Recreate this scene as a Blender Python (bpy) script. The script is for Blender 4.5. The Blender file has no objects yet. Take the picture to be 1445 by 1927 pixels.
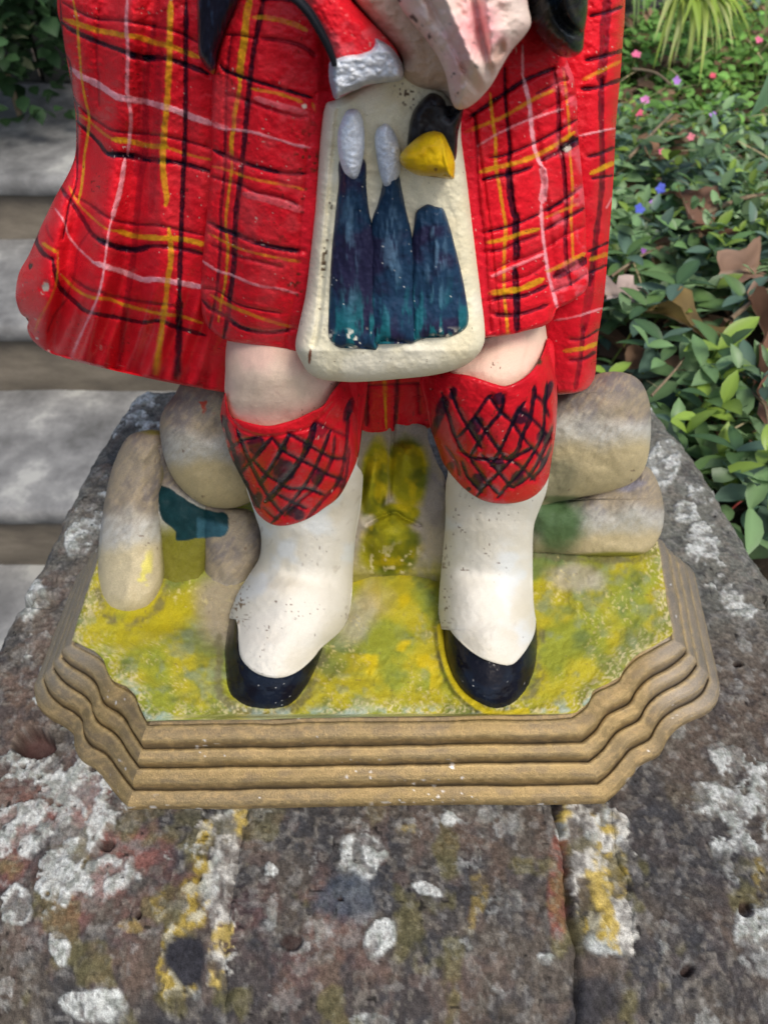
import bpy, math, random
import numpy as np

# ------------------------------------------------------------------ camera, world, sun, exposure
S = bpy.context.scene
COL = S.collection
FOC = 1447.0                      # focal length in photograph pixels (1445 x 1927)
CXP, CYP = 722.5, 963.5
PITCH = math.radians(48.0)
CAMZ = 0.364                      # camera height over the grass top of the statue's base (m)
cam_d = bpy.data.cameras.new('camera'); cam = bpy.data.objects.new('camera', cam_d); COL.objects.link(cam)
cam.location = (0, 0, CAMZ); cam.rotation_euler = (math.pi/2 - PITCH, 0, 0)
cam_d.sensor_fit = 'VERTICAL'; cam_d.sensor_height = 36.0; cam_d.lens = FOC/1927*36.0
cam_d.clip_start = 0.01; cam_d.clip_end = 100
cam_d.dof.use_dof = True; cam_d.dof.focus_distance = 0.30; cam_d.dof.aperture_fstop = 18.0
S.camera = cam
S.render.engine = 'CYCLES'
S.view_settings.view_transform = 'Standard'; S.view_settings.look = 'None'
S.view_settings.exposure = 0.60; S.view_settings.gamma = 1.0; S.view_settings.use_curve_mapping = False

SUN_EL, SUN_AZ = math.radians(58), math.radians(142)     # azimuth clockwise from +Y: right and a little in front
W = bpy.data.worlds.new('World'); S.world = W; W.use_nodes = True
nt = W.node_tree; bg = nt.nodes['Background']
sky = nt.nodes.new('ShaderNodeTexSky'); sky.sky_type = 'NISHITA'; sky.sun_disc = False
sky.sun_elevation = SUN_EL; sky.sun_rotation = SUN_AZ; sky.air_density = 1.0; sky.dust_density = 3.5; sky.ozone_density = 0.6
nt.links.new(sky.outputs[0], bg.inputs[0]); bg.inputs[1].default_value = 0.11
sl = bpy.data.lights.new('sun', 'SUN'); sl.energy = 1.5; sl.angle = math.radians(20); sl.color = (1.0, 0.965, 0.91)
sun = bpy.data.objects.new('sun', sl); COL.objects.link(sun)
sd = (math.sin(SUN_AZ)*math.cos(SUN_EL), math.cos(SUN_AZ)*math.cos(SUN_EL), math.sin(SUN_EL))
from mathutils import Vector
sun.rotation_euler = Vector(sd).to_track_quat('Z', 'Y').to_euler()
sun.location = (1, -1, 2)

# ------------------------------------------------------------------ where a point of the place lies
cP, sP = math.cos(PITCH), math.sin(PITCH)
def dvec(px, py):
    a = (np.asarray(px, float)-CXP)/FOC; b = -(np.asarray(py, float)-CYP)/FOC
    return a, cP + sP*b, -sP + cP*b
def tY(px, py, Y): return Y/dvec(px, py)[1]
def tZ(px, py, z): return (z-CAMZ)/dvec(px, py)[2]
def pos(px, py, t):
    a, b, c = dvec(px, py)
    return np.stack(np.broadcast_arrays(a*t, b*t, CAMZ + c*t), -1)
def proj(X, Y, Z):
    z = Z-CAMZ; dep = Y*cP - z*sP; up = Y*sP + z*cP
    return CXP + FOC*X/dep, CYP - FOC*up/dep

# ------------------------------------------------------------------ noise
_rs = np.random.RandomState(7); _T = _rs.rand(256, 256)
def vn(x, y, s, seed=0):
    x = np.asarray(x, float)/s + seed*17.37; y = np.asarray(y, float)/s + seed*9.71
    xi = np.floor(x).astype(int); yi = np.floor(y).astype(int); fx = x-xi; fy = y-yi
    fx = fx*fx*(3-2*fx); fy = fy*fy*(3-2*fy)
    xi &= 255; yi &= 255; x1 = (xi+1) & 255; y1 = (yi+1) & 255
    return (_T[xi, yi]*(1-fx)+_T[x1, yi]*fx)*(1-fy) + (_T[xi, y1]*(1-fx)+_T[x1, y1]*fx)*fy
def fbm(x, y, s, seed=0, o=4, g=.5):
    v = 0; a = 1; n = 0
    for k in range(o):
        v = v + a*vn(x, y, s/2**k, seed+k*3); n += a; a *= g
    return v/n
def ss(a, b, x):
    t = np.clip((x-a)/(b-a), 0, 1); return t*t*(3-2*t)
def mix(c, d, a):
    a = np.asarray(a)[..., None]; return c*(1-a) + np.asarray(d, float)*a
def blob(x, y, cx, cy, rx, ry, rot=0, wob=.25, seed=0):
    ca, sa = math.cos(rot), math.sin(rot)
    u = ((x-cx)*ca+(y-cy)*sa)/rx; v = (-(x-cx)*sa+(y-cy)*ca)/ry
    return np.sqrt(u*u+v*v) + wob*(fbm(x, y, max(rx, ry)*.7, seed, 4)-.5)*2

# ------------------------------------------------------------------ curves
def cat(P, closed=True, n=8):
    P = np.asarray(P, float); N = len(P); out = []
    rng = range(N) if closed else range(N-1)
    for i in rng:
        if closed: p0, p1, p2, p3 = P[i-1], P[i], P[(i+1) % N], P[(i+2) % N]
        else: p0, p1, p2, p3 = P[max(i-1, 0)], P[i], P[i+1], P[min(i+2, N-1)]
        for k in range(n):
            t = k/n
            out.append(.5*((2*p1)+(-p0+p2)*t+(2*p0-5*p1+4*p2-p3)*t*t+(-p0+3*p1-3*p2+p3)*t**3))
    if not closed: out.append(P[-1])
    return np.array(out)
def dseg(x, y, P, closed=False):
    """distance from points to a polyline, and the arc parameter of the nearest place"""
    shp = x.shape; x = x.ravel(); y = y.ravel()
    best = np.full(x.shape, 1e9); arc = np.zeros(x.shape)
    Q = np.vstack([P, P[:1]]) if closed else P
    L = 0.0
    for i in range(len(Q)-1):
        ax, ay = Q[i]; bx, by = Q[i+1]; dx, dy = bx-ax, by-ay; l2 = dx*dx+dy*dy+1e-12
        t = np.clip(((x-ax)*dx+(y-ay)*dy)/l2, 0, 1)
        d = (x-ax-t*dx)**2+(y-ay-t*dy)**2
        m = d < best; best[m] = d[m]; arc[m] = L+t[m]*math.sqrt(l2)
        L += math.sqrt(l2)
    return np.sqrt(best).reshape(shp), (arc/max(L, 1e-6)).reshape(shp)
def inside(x, y, P):
    r = np.zeros(x.shape, bool); n = len(P)
    for i in range(n):
        ax, ay = P[i]; bx, by = P[(i+1) % n]
        if ay == by: continue
        c = ((ay > y) != (by > y)) & (x < (bx-ax)*(y-ay)/(by-ay)+ax)
        r ^= c
    return r
def patch(x, y, P, soft=3, wob=3, seed=0):
    """0..1 coverage of a painted area with a slightly uneven edge"""
    P = cat(P, True, 4)
    d, _ = dseg(x, y, P, True); d = np.where(inside(x, y, P), d, -d)
    return ss(-soft/2, soft/2, d+(fbm(x, y, 14, seed, 3)-.5)*2*wob)

INK = (.006, .005, .014); YEL = (.66, .36, .012); PNK = (.86, .42, .46); RED = (.68, .013, .024)
def strokes(x, y, c, L, rough=None, seed=0):
    """brush lines; returns colour and the groove/ridge height they leave"""
    h = np.zeros(x.shape)
    for k, (kind, w, a, P) in enumerate(L):
        P = cat(P, False, 5); w2 = w*1.5+4
        bb = (x > P[:, 0].min()-w2) & (x < P[:, 0].max()+w2) & (y > P[:, 1].min()-w2) & (y < P[:, 1].max()+w2)
        if not bb.any(): continue
        xs, ys = x[bb], y[bb]
        d, arc = dseg(xs, ys, P)
        ww = w*(.64 if kind == 'k' else .48)*(.72+.62*fbm(xs, ys, 16, seed+k, 3)) + (vn(xs, ys, 3.5, seed+k)-.5)*1.3
        ww = ww*(.55+.45*ss(0, .07, arc)*ss(1, .95, arc))
        al = ss(ww+1.1, ww-1.1, d)*a
        al = al*(.62+.55*fbm(xs, ys, 9, seed+k+40, 3)).clip(0, 1) if a < .9 else al*(.86+.2*vn(xs, ys, 5, k)).clip(0, 1)
        al = al*{'y': .86, 'p': .84}.get(kind, 1.)
        col = {'k': INK, 'y': YEL, 'p': PNK, 'g': (.30, .008, .018)}[kind]
        cc = np.array(col)*(.8+.4*vn(xs, ys, 7, k+3))[..., None]
        c[bb] = c[bb]*(1-al[..., None]) + cc*al[..., None]
        hh = np.zeros(xs.shape)
        if kind in 'kg': hh = -ss(w*.5+7, 0, d)*.00055*(a+.3) - ss(w*.35+2.5, 0, d)*.0004
        if kind == 'y': hh = -ss(w*.5+7, 0, d)*.0003 + al*.00022
        if kind == 'p': hh = al*.00025
        h[bb] += hh
    return c, h

# ------------------------------------------------------------------ objects and materials
def tag(o, **k):
    for a, b in k.items(): o[{'cat': 'category'}.get(a, a)] = b
    return o
def empty(name, loc, **k):
    o = bpy.data.objects.new(name, None); COL.objects.link(o); o.location = loc; o.empty_display_size = .01
    return tag(o, **k)
def link(name, me, mat, parent=None, off=None, **k):
    o = bpy.data.objects.new(name, me); COL.objects.link(o)
    if mat is not None and not me.materials: me.materials.append(mat)
    if parent is not None: o.parent = parent
    if off is not None: o.location = off
    return tag(o, **k)
def npmesh(name, V, F, C=None, smooth=True):
    """V (n,3), F list of (m,k) int arrays, C (n,4)"""
    me = bpy.data.meshes.new(name); V = np.asarray(V, np.float32)
    if not isinstance(F, list): F = [F]
    F = [np.asarray(f, np.int32) for f in F if len(f)]
    me.vertices.add(len(V)); me.vertices.foreach_set('co', V.ravel())
    idx = np.concatenate([f.ravel() for f in F]); cnt = np.concatenate([np.full(len(f), f.shape[1], np.int32) for f in F])
    me.loops.add(len(idx)); me.loops.foreach_set('vertex_index', idx)
    me.polygons.add(len(cnt)); st = np.concatenate([[0], np.cumsum(cnt)[:-1]]).astype(np.int32)
    me.polygons.foreach_set('loop_start', st)
    me.polygons.foreach_set('use_smooth', np.full(len(cnt), smooth))
    me.update(calc_edges=True)
    if C is not None:
        at = me.color_attributes.new('Col', 'FLOAT_COLOR', 'POINT')
        at.data.foreach_set('color', np.asarray(C, np.float32).ravel())
    return me
def gridF(R, C, off=0, flip=False):
    i = np.arange(R-1)[:, None]*C + np.arange(C-1)[None]; i = i.ravel()+off
    q = np.stack([i, i+C, i+C+1, i+1], -1)
    return q[:, ::-1] if flip else q

def vmat(name, metallic=0.0, bump=.25, bscale=1400, coat=0.0, spec=.5, grain=.0, gscale=3000):
    """paint whose colour (rgb) and roughness (alpha) come with the surface, plus fine brush relief"""
    m = bpy.data.materials.new(name); m.use_nodes = True; n = m.node_tree; b = n.nodes['Principled BSDF']
    at = n.nodes.new('ShaderNodeAttribute'); at.attribute_name = 'Col'
    tc = n.nodes.new('ShaderNodeTexCoord')
    ns = n.nodes.new('ShaderNodeTexNoise'); ns.inputs['Scale'].default_value = bscale; ns.inputs['Detail'].default_value = 3
    n.links.new(tc.outputs['Object'], ns.inputs['Vector'])
    bp = n.nodes.new('ShaderNodeBump'); bp.inputs['Strength'].default_value = bump; bp.inputs['Distance'].default_value = .0004
    n.links.new(ns.outputs[0], bp.inputs['Height']); n.links.new(bp.outputs[0], b.inputs['Normal'])
    colout = at.outputs['Color']
    if grain > 0:
        g = n.nodes.new('ShaderNodeTexNoise'); g.inputs['Scale'].default_value = gscale; g.inputs['Detail'].default_value = 2
        n.links.new(tc.outputs['Object'], g.inputs['Vector'])
        mr = n.nodes.new('ShaderNodeMapRange'); mr.inputs[1].default_value = .3; mr.inputs[2].default_value = .7
        mr.inputs[3].default_value = 1-grain; mr.inputs[4].default_value = 1+grain
        n.links.new(g.outputs[0], mr.inputs[0])
        mx = n.nodes.new('ShaderNodeVectorMath'); mx.operation = 'SCALE'
        n.links.new(at.outputs['Color'], mx.inputs[0]); n.links.new(mr.outputs[0], mx.inputs['Scale']); colout = mx.outputs[0]
    n.links.new(colout, b.inputs['Base Color'])
    n.links.new(at.outputs['Alpha'], b.inputs['Roughness'])
    b.inputs['Metallic'].default_value = metallic; b.inputs['Coat Weight'].default_value = coat; b.inputs['Coat Roughness'].default_value = .10
    b.inputs['Specular IOR Level'].default_value = spec
    return m
M_GLOSS = vmat('gloss_paint', bump=.40, bscale=800, coat=.07, grain=.13, spec=.08)
M_LACQ = vmat('black_lacquer', bump=.25, bscale=500, coat=.22, spec=.08)
M_MATT = vmat('matt_paint', bump=.35, bscale=900, grain=.09, spec=.08)
M_GOLD = vmat('gold_paint', metallic=.68, bump=.7, bscale=1500, grain=.26, gscale=2200, spec=.15)
M_SILVER = vmat('silver_paint', metallic=.15, bump=.8, bscale=1000, grain=.2, spec=.35)
M_STONEP = vmat('stone_paint', bump=.5, bscale=1100, grain=.16, gscale=1700, spec=.09)
M_BRICK = vmat('weathered_brick', bump=.9, bscale=900, grain=.28, gscale=1700, spec=.04)
M_LEAF = vmat('leaf', bump=.1, bscale=300, spec=.35)
_n = M_LEAF.node_tree; _b = _n.nodes['Principled BSDF']; _t = _n.nodes.new('ShaderNodeBsdfTranslucent'); _m = _n.nodes.new('ShaderNodeMixShader'); _m.inputs[0].default_value = .3
_a = [x for x in _n.nodes if x.type == 'ATTRIBUTE'][0]; _n.links.new(_a.outputs['Color'], _t.inputs[0]); _n.links.new(_b.outputs[0], _m.inputs[1]); _n.links.new(_t.outputs[0], _m.inputs[2])
_n.links.new(_m.outputs[0], [x for x in _n.nodes if x.type == 'OUTPUT_MATERIAL'][0].inputs[0])

# ------------------------------------------------------------------ modelling constructors
def rowsof(P, y):
    A = P; B = np.roll(P, -1, 0)
    y1 = np.minimum(A[:, 1], B[:, 1])[None]; y2 = np.maximum(A[:, 1], B[:, 1])[None]
    yy = y[:, None]; m = (yy >= y1) & (yy <= y2) & (y2 > y1)
    with np.errstate(all='ignore'):
        xs = A[:, 0][None]+(yy-A[:, 1][None])/(B[:, 1]-A[:, 1])[None]*(B[:, 0]-A[:, 0])[None]
    lo = np.where(m, xs, 1e9).min(1); hi = np.where(m, xs, -1e9).max(1)
    return lo, hi
ORG = np.array(pos(700, 1180, tZ(700, 1180, 0.0))) ; ORG[2] = -.04
def shell(name, P, depth, parent, mat, colf, r=12, A=.004, th=.01, power=2., step=2.0, n=8, warp=.5, rough=.45, closed=True, axis='y', **k):
    """a solid form: the outline as seen, its distance (depth), a rounded rim of radius r / height A, a back th behind"""
    P = cat(P, True, n) if n > 1 else np.asarray(P, float)
    if axis == 'x': P = P[:, ::-1].copy()
    y0, y1 = P[:, 1].min()+.05, P[:, 1].max()-.05
    R = max(8, int((y1-y0)/step)); ys = np.linspace(y0, y1, R)
    # finer rows towards the two ends
    s = np.linspace(-1, 1, R); s = .8*s+.2*np.sin(s*math.pi/2); ys = (y0+y1)/2+(y1-y0)/2*s
    lo, hi = rowsof(P, ys)
    C = max(8, int((hi-lo).max()/step)); s = np.linspace(-1, 1, C); s = (1-warp)*s+warp*np.sin(s*math.pi/2)
    def surf(ys, lo, hi, s, back):
        X = ((lo+hi)/2)[:, None]+((hi-lo)/2)[:, None]*s[None]; Yp = np.repeat(ys[:, None], len(s), 1)
        d, _ = dseg(X, Yp, P, True)
        q = 1-np.clip(d/r, 0, 1); prof = (1-q**power).clip(0, 1)**(1/power)
        return (Yp, X, d, prof) if axis == 'x' else (X, Yp, d, prof)
    X, Yp, d, prof = surf(ys, lo, hi, s, False)
    c, h = colf(X, Yp)
    t = depth(X, Yp)
    V = pos(X, Yp, t-A*prof-h*np.clip(d/4, 0, 1))
    if c.shape[-1] == 3: c = np.concatenate([c, np.full(c.shape[:2]+(1,), rough)], -1)
    cb = c[::4]; Vs = [V.reshape(-1, 3)]; Cs = [c.reshape(-1, 4)]; F = [gridF(R, C, 0, axis == 'x')]
    if th > 0:
        R2 = max(6, R//4); C2 = max(6, C//4)
        ri = np.unique(np.linspace(0, R-1, R2).astype(int)); ci = np.unique(np.linspace(0, C-1, C2).astype(int))
        Xb, Yb, pb = X[np.ix_(ri, ci)], Yp[np.ix_(ri, ci)], prof[np.ix_(ri, ci)]
        Vb = pos(Xb, Yb, t[np.ix_(ri, ci)]+th*pb)
        Vs.append(Vb.reshape(-1, 3)); Cs.append(c[np.ix_(ri, ci)].reshape(-1, 4)); F.append(gridF(len(ri), len(ci), R*C, axis != 'x'))
    me = npmesh(name, np.concatenate(Vs)-ORG, F, np.concatenate(Cs))
    return link(name, me, mat, parent, **k)
def lerp(pts):
    pts = sorted(pts); a = np.array([p[0] for p in pts], float); b = np.array([p[1] for p in pts], float)
    return lambda v: np.interp(v, a, b)
def sm(pts):
    """smooth 1-D curve"""
    P = cat(sorted(pts), False, 8); return lambda v: np.interp(v, P[:, 0], P[:, 1])
def body(Lp, Rp, Yc, Rr, pw=2.):
    """a rounded upright form between two side profiles; gives world Y for a point of the picture"""
    fl, fr, fy, fR = sm(Lp), sm(Rp), sm(Yc), lerp(Rr)
    def f(px, py):
        a, b = fl(py), fr(py); u = np.clip(np.abs((px-(a+b)/2)/((b-a)/2)), 0, 1)
        return fy(py)+fR(py)*(1-(1-.985*u**pw)**(1/pw))
    return f
def tube(name, pts, wid, Y, parent, mat, col, rough=.4, flat=.8, **k):
    P = cat(np.asarray(pts, float), False, 6); n = len(P); w = np.interp(np.linspace(0, 1, n), np.linspace(0, 1, len(wid)), wid)
    if np.ndim(Y) == 0: Y = [Y, Y]
    Yy = np.interp(np.linspace(0, 1, n), np.linspace(0, 1, len(Y)), Y)
    C3 = pos(P[:, 0], P[:, 1], tY(P[:, 0], P[:, 1], Yy)); t = tY(P[:, 0], P[:, 1], Yy)
    T = np.gradient(C3, axis=0); T /= np.linalg.norm(T, axis=1)[:, None]
    view = np.array([0, cP, -sP]); N1 = np.cross(T, view); N1 /= np.linalg.norm(N1, axis=1)[:, None]; N2 = np.cross(T, N1)
    K = 20; a = np.linspace(0, 2*math.pi, K, endpoint=False); rr = w/2/FOC*t
    V = C3[:, None]+rr[:, None, None]*(np.cos(a)[None, :, None]*N1[:, None]+flat*np.sin(a)[None, :, None]*N2[:, None])
    F = []
    i = np.arange(n-1)[:, None]*K; j = np.arange(K)[None]
    F = np.stack([i+j, i+(j+1) % K, i+K+(j+1) % K, i+K+j], -1).reshape(-1, 4)
    V = V.reshape(-1, 3); V = np.concatenate([V, C3[:1], C3[-1:]]); m = n*K
    F2 = np.array([[m, (q+1) % K, q] for q in range(K)]+[[m+1, (n-1)*K+q, (n-1)*K+(q+1) % K] for q in range(K)])
    c = np.concatenate([np.tile(col, (len(V), 1)), np.full((len(V), 1), rough)], 1); c[:, :3] *= (.8+.4*vn(V[:, 0]*5000, V[:, 2]*5000, 6))[:, None]
    return link(name, npmesh(name, V-ORG, [F, F2], c), mat, parent, **k)
def joinV(parts):
    V = []; F = {}; C = []; o = 0
    for v, fs, c in parts:
        for f in fs: F.setdefault(f.shape[1], []).append(f+o)
        V.append(v); C.append(c); o += len(v)
    return np.concatenate(V), [np.concatenate(x) for x in F.values()], np.concatenate(C)
# ------------------------------------------------------------------ the statue
piper = empty('piper_statue', tuple(ORG), label='painted cast figure of a kilted piper standing among stones on a stepped gold base', cat='statue')
def K4(c, r): return np.concatenate([c, np.broadcast_to(np.asarray(r, float)[..., None] if np.ndim(r) else np.full(c.shape[:-1]+(1,), r), c.shape[:-1]+(1,))], -1)
def base(x, c): return np.broadcast_to(np.array(c, float), x.shape+(3,)).copy()
def specks(x, y, c, amt, seed=0, col=(.10, .05, .03), s=4.5, zone=None):
    z = fbm(x, y, 70, seed+5, 2) if zone is None else zone
    a = ss(.92-amt*.05, .955-amt*.05, vn(x, y, s, seed))*ss(.52, .66, z)*ss(.5, .62, vn(x, y, s*3.3, seed+2))
    return mix(c, col, a*.85)

# ---- stepped gold base -------------------------------------------------------
TOPO = dict(front=[(277, 1356), (1079, 1344)],
  cfr=[(1079, 1343), (1092, 1334), (1105, 1322), (1112, 1308), (1122, 1296), (1142, 1286), (1166, 1273), (1177, 1254), (1200, 1231), (1226, 1216), (1266, 1194)],
  right=[(1266, 1194), (1237, 1022)],
  cbr=[(1237, 1022), (1226, 1008), (1205, 1000), (1190, 985), (1180, 968), (1160, 962), (1140, 945), (1128, 925)],
  back=[(1128, 925), (310, 930)],
  cbl=[(310, 930), (295, 948), (272, 960), (262, 975), (245, 985), (222, 998), (212, 1015), (192, 1032)],
  left=[(192, 1032), (136, 1206)],
  cfl=[(136, 1206), (163, 1218), (183, 1229), (196, 1243), (203, 1262), (213, 1280), (238, 1292), (255, 1308), (262, 1328), (277, 1356)])
BOTO = dict(front=[(245, 1526), (1136, 1514)],
  cfr=[(1136, 1514), (1155, 1498), (1172, 1480), (1188, 1462), (1200, 1446), (1216, 1436), (1238, 1424), (1250, 1402), (1266, 1380), (1290, 1364), (1322, 1350), (1342, 1332), (1350, 1305)],
  right=[(1350, 1305), (1303, 1088)],
  cbr=[(1303, 1088), (1290, 1072), (1268, 1062), (1250, 1045), (1240, 1028), (1215, 1018), (1195, 1000), (1180, 975)],
  back=[(1180, 975), (262, 980)],
  cbl=[(262, 980), (248, 1000), (225, 1010), (212, 1028), (195, 1040), (175, 1052), (168, 1070), (150, 1090)],
  left=[(150, 1090), (69, 1300)],
  cfl=[(69, 1300), (76, 1332), (98, 1356), (124, 1370), (143, 1386), (146, 1412), (158, 1434), (184, 1452), (206, 1480), (222, 1500), (245, 1526)])
ORDER = ['front', 'cfr', 'right', 'cbr', 'back', 'cbl', 'left', 'cfl']
def ring(D, z):
    out = []
    for k in ORDER:
        P = np.array(D[k], float); W3 = pos(P[:, 0], P[:, 1], tZ(P[:, 0], P[:, 1], z))
        if k[0] == 'c': W3 = cat(W3, False, 8)
        L = np.concatenate([[0], np.cumsum(np.linalg.norm(np.diff(W3, axis=0), axis=1))]); n = {'front': 300, 'back': 60, 'left': 60, 'right': 80}.get(k, 130)
        s = np.linspace(0, L[-1], n, endpoint=False)
        out.append(np.stack([np.interp(s, L, W3[:, i]) for i in range(3)], -1))
    return np.concatenate(out)
RT, RB = ring(TOPO, 0.0), ring(BOTO, -.04)
tiers = [[(-.06, -.03), (-.06, -.095), (.0, -.125), (.02, -.10), (.06, -.10), (.13, -.118), (.19, -.14), (.235, -.17), (.258, -.21), (.265, -.25), (.262, -.30), (.268, -.36), (.275, -.385)],
         [(.275, -.385), (.29, -.345), (.33, -.335), (.385, -.35), (.44, -.375), (.475, -.41), (.490, -.455), (.490, -.51), (.492, -.565), (.500, -.585)],
         [(.500, -.585), (.515, -.545), (.55, -.54), (.61, -.56), (.675, -.59), (.725, -.63), (.745, -.68), (.748, -.73), (.752, -.785), (.762, -.80)],
         [(.762, -.80), (.78, -.765), (.82, -.77), (.88, -.79), (.94, -.82), (.985, -.865), (1.0, -.92), (1.0, -.96), (.98, -.99), (.5, -1.0)]]
def densify(p):
    p = np.array(p); out = [p[0]]
    for a, b in zip(p[:-1], p[1:]):
        m = max(1, int(np.hypot(*(b-a))/.016))
        out += [a+(b-a)*k/m for k in range(1, m+1)]
    return np.array(out)
for prof in tiers:
    p = densify(prof); n = len(RT)
    xy = RT[None, :, :2]+(RB-RT)[None, :, :2]*p[:, 0][:, None, None]
    z = np.broadcast_to(.04*p[:, 1][:, None], xy.shape[:2]).copy()
    V = np.concatenate([xy, z[..., None]], -1)
    wv = fbm(V[..., 0]*1e4, V[..., 1]*1e4+V[..., 2]*1e4, 260, 3, 3)-.5
    V[..., 2] += wv*.0016; V[..., :2] += wv[..., None]*.0010
    V = np.concatenate([V, V[:, :1]], 1)
    x, y = V[..., 0]*3600, (V[..., 1]*1.0+V[..., 2]*1.3)*3600
    f1, f2, f3 = fbm(x, y, 120, 1), fbm(x, y, 9, 2, 2), fbm(x, y, 30, 9, 3)
    c = base(x, (.27, .195, .09)); c = mix(c, (.21, .165, .105), ss(.36, .68, f1)*.6)
    c = mix(c, (.44, .31, .15), ss(.5, .75, f2)*.5); c = mix(c, (.17, .13, .085), ss(.52, .72, f3)*.55)
    gry = ss(-.02, .13, V[..., 0])*.0+ss(.135, .16, V[..., 0])*ss(.19, .215, V[..., 1]); c = mix(c, (.27, .24, .20), gry*.75)
    c = mix(c, (.30, .27, .22), ss(-.13, -.15, V[..., 0])*ss(.20, .23, V[..., 1])*.7)
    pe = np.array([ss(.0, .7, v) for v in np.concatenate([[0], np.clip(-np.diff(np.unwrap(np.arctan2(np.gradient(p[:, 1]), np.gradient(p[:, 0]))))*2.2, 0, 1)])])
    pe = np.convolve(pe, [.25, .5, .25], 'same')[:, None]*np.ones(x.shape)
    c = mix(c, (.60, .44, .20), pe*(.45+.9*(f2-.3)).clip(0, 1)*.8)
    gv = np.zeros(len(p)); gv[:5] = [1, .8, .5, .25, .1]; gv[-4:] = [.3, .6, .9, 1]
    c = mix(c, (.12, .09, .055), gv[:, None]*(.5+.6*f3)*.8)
    # wear: chipped edges show white filler
    ed = ss(.97, 1.0, np.broadcast_to(p[:, 0][:, None], x.shape))*ss(.66, .74, vn(x, y, 14, 5))*ss(.5, .7, vn(x, y, 60, 8))
    c = mix(c, (.72, .70, .66), ed)
    c = mix(c, (.72, .70, .66), ss(.9, .93, vn(x, y, 9, 21))*ss(.62, .7, vn(x, y, 90, 23))*.9)
    r = .46+.2*f2
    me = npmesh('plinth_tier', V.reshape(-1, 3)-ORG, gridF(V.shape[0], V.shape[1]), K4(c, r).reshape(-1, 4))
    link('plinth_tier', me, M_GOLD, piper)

# ---- painted grass on the base -----------------------------------------------
gp = []
for k in ORDER:
    P = np.array(TOPO[k], float); gp.append((cat(P, False, 6) if k[0] == 'c' else np.stack([np.linspace(P[0, i], P[1, i], 30) for i in (0, 1)], -1))[:-1])
gp = np.concatenate(gp); gp = gp+np.stack([(fbm(gp[:, 0], gp[:, 1], 30, 3)-.5)*7, (fbm(gp[:, 0], gp[:, 1], 30, 8)-.5)*6], -1)
def grass_z(x, y):
    Y = pos(x, y, tZ(x, y, 0.))[..., 1]
    z = (fbm(x, y*1.5, 110, 3, 4)-.45)*.006
    z += .004*ss(1.2, .2, blob(x, y, 735, 1215, 75, 90, 0, .3, 4)) + .005*ss(1.2, .3, blob(x, y, 745, 1120, 80, 60, 0, .3, 5))
    z += .003*ss(1.1, .4, blob(x, y, 1110, 1120, 90, 50, 0, .5, 6)) + .003*ss(1.1, .2, blob(x, y, 330, 1230, 90, 50, .3, .5, 7))
    z += .004*ss(14, 3, np.abs(dseg(x, y, cat([(826, 1175), (835, 1240), (862, 1300), (915, 1340)], False, 5))[0]))
    return z
def grass_col(x, y):
    c = base(x, (.36, .31, .022))
    f = fbm(x, y, 75, 11, 4); g = fbm(x, y, 48, 14, 4); q = fbm(x, y, 26, 17, 4); w = fbm(x, y, 7, 19, 2); w2 = fbm(x, y, 3.8, 43, 2)*.75+.25*w
    c = mix(c, (.24, .26, .03), ss(.42, .66, f)); c = mix(c, (.10, .145, .05), ss(.46, .74, g)*.75)
    c = mix(c, (.20, .235, .15), ss(.55, .72, q)*.5*ss(.4, .6, fbm(x, y, 140, 20)))
    c = mix(c, (.50, .38, .012), ss(.50, .62, fbm(x, y, 60, 23))*ss(1.3, .5, blob(x, y, 745, 1210, 110, 120, 0, .3, 3))*.9)
    c = mix(c, (.40, .33, .012), ss(1.2, .6, blob(x, y, 300, 1160, 110, 45, -.5, .3, 3))*.8)
    c = mix(c, (.30, .25, .18), ss(1.2, .5, blob(x, y, 430, 1150, 75, 75, .2, .3, 31))*.9)
    c = mix(c, (.42, .37, .30), ss(1.2, .5, blob(x, y, 1080, 1085, 60, 30, .2, .4, 33))*.7)
    c = mix(c, (.40, .36, .30), ss(1.2, .5, blob(x, y, 680, 1150, 45, 70, .5, .4, 34))*.6)
    c = mix(c, (.07, .15, .06), ss(1.2, .5, blob(x, y, 1050, 1020, 60, 40, .2, .3, 35))*.8)
    for P_ in ([(414, 1200), (412, 1290), (426, 1322), (470, 1342), (535, 1340), (580, 1305), (612, 1225)], [(824, 1180), (836, 1262), (880, 1318), (935, 1343), (990, 1318), (1018, 1250), (1014, 1170)], [(186, 1110), (205, 1160), (245, 1174), (290, 1150), (315, 1110)], [(1000, 1044), (1100, 1052), (1200, 1050), (1240, 1020)]):
        c = mix(c, (.13, .115, .06), ss(13, 1, dseg(x, y, cat(P_, False, 4))[0]+(w-.5)*14)*ss(.35, .6, q+.1)*.75)
    d, _ = dseg(x, y, gp[::3], True)
    rim = ss(44, 4, d+(fbm(x, y, 40, 26)-.5)*50); c = mix(c, (.56, .48, .27), rim*ss(.48, .64, w2)*.65)
    c = mix(c, (.30, .40, .36), ss(30, 6, d)*ss(.5, .65, q)*.6*ss(1250, 1310, y))
    c = mix(c, (.58, .49, .22), ss(.60, .72, w2)*ss(.56, .70, fbm(x, y, 55, 29))*.6)
    c = mix(c, (.13, .09, .05), ss(.93, .97, vn(x, y, 5, 41))*.6)
    c = mix(c, (.46, .36, .01), ss(9, 4, dseg(x, y, cat([(828, 1180), (838, 1245), (868, 1303), (925, 1342), (990, 1338)], False, 5))[0])*.9)
    return K4(c, .42+.25*w), (w-.5)*.0009+(q-.5)*.003
shell('painted_grass', gp[::2], lambda x, y: tZ(x, y, grass_z(x, y)), piper, M_STONEP, grass_col, r=7, A=.0012, th=.012, n=1, step=2.0)

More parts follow.
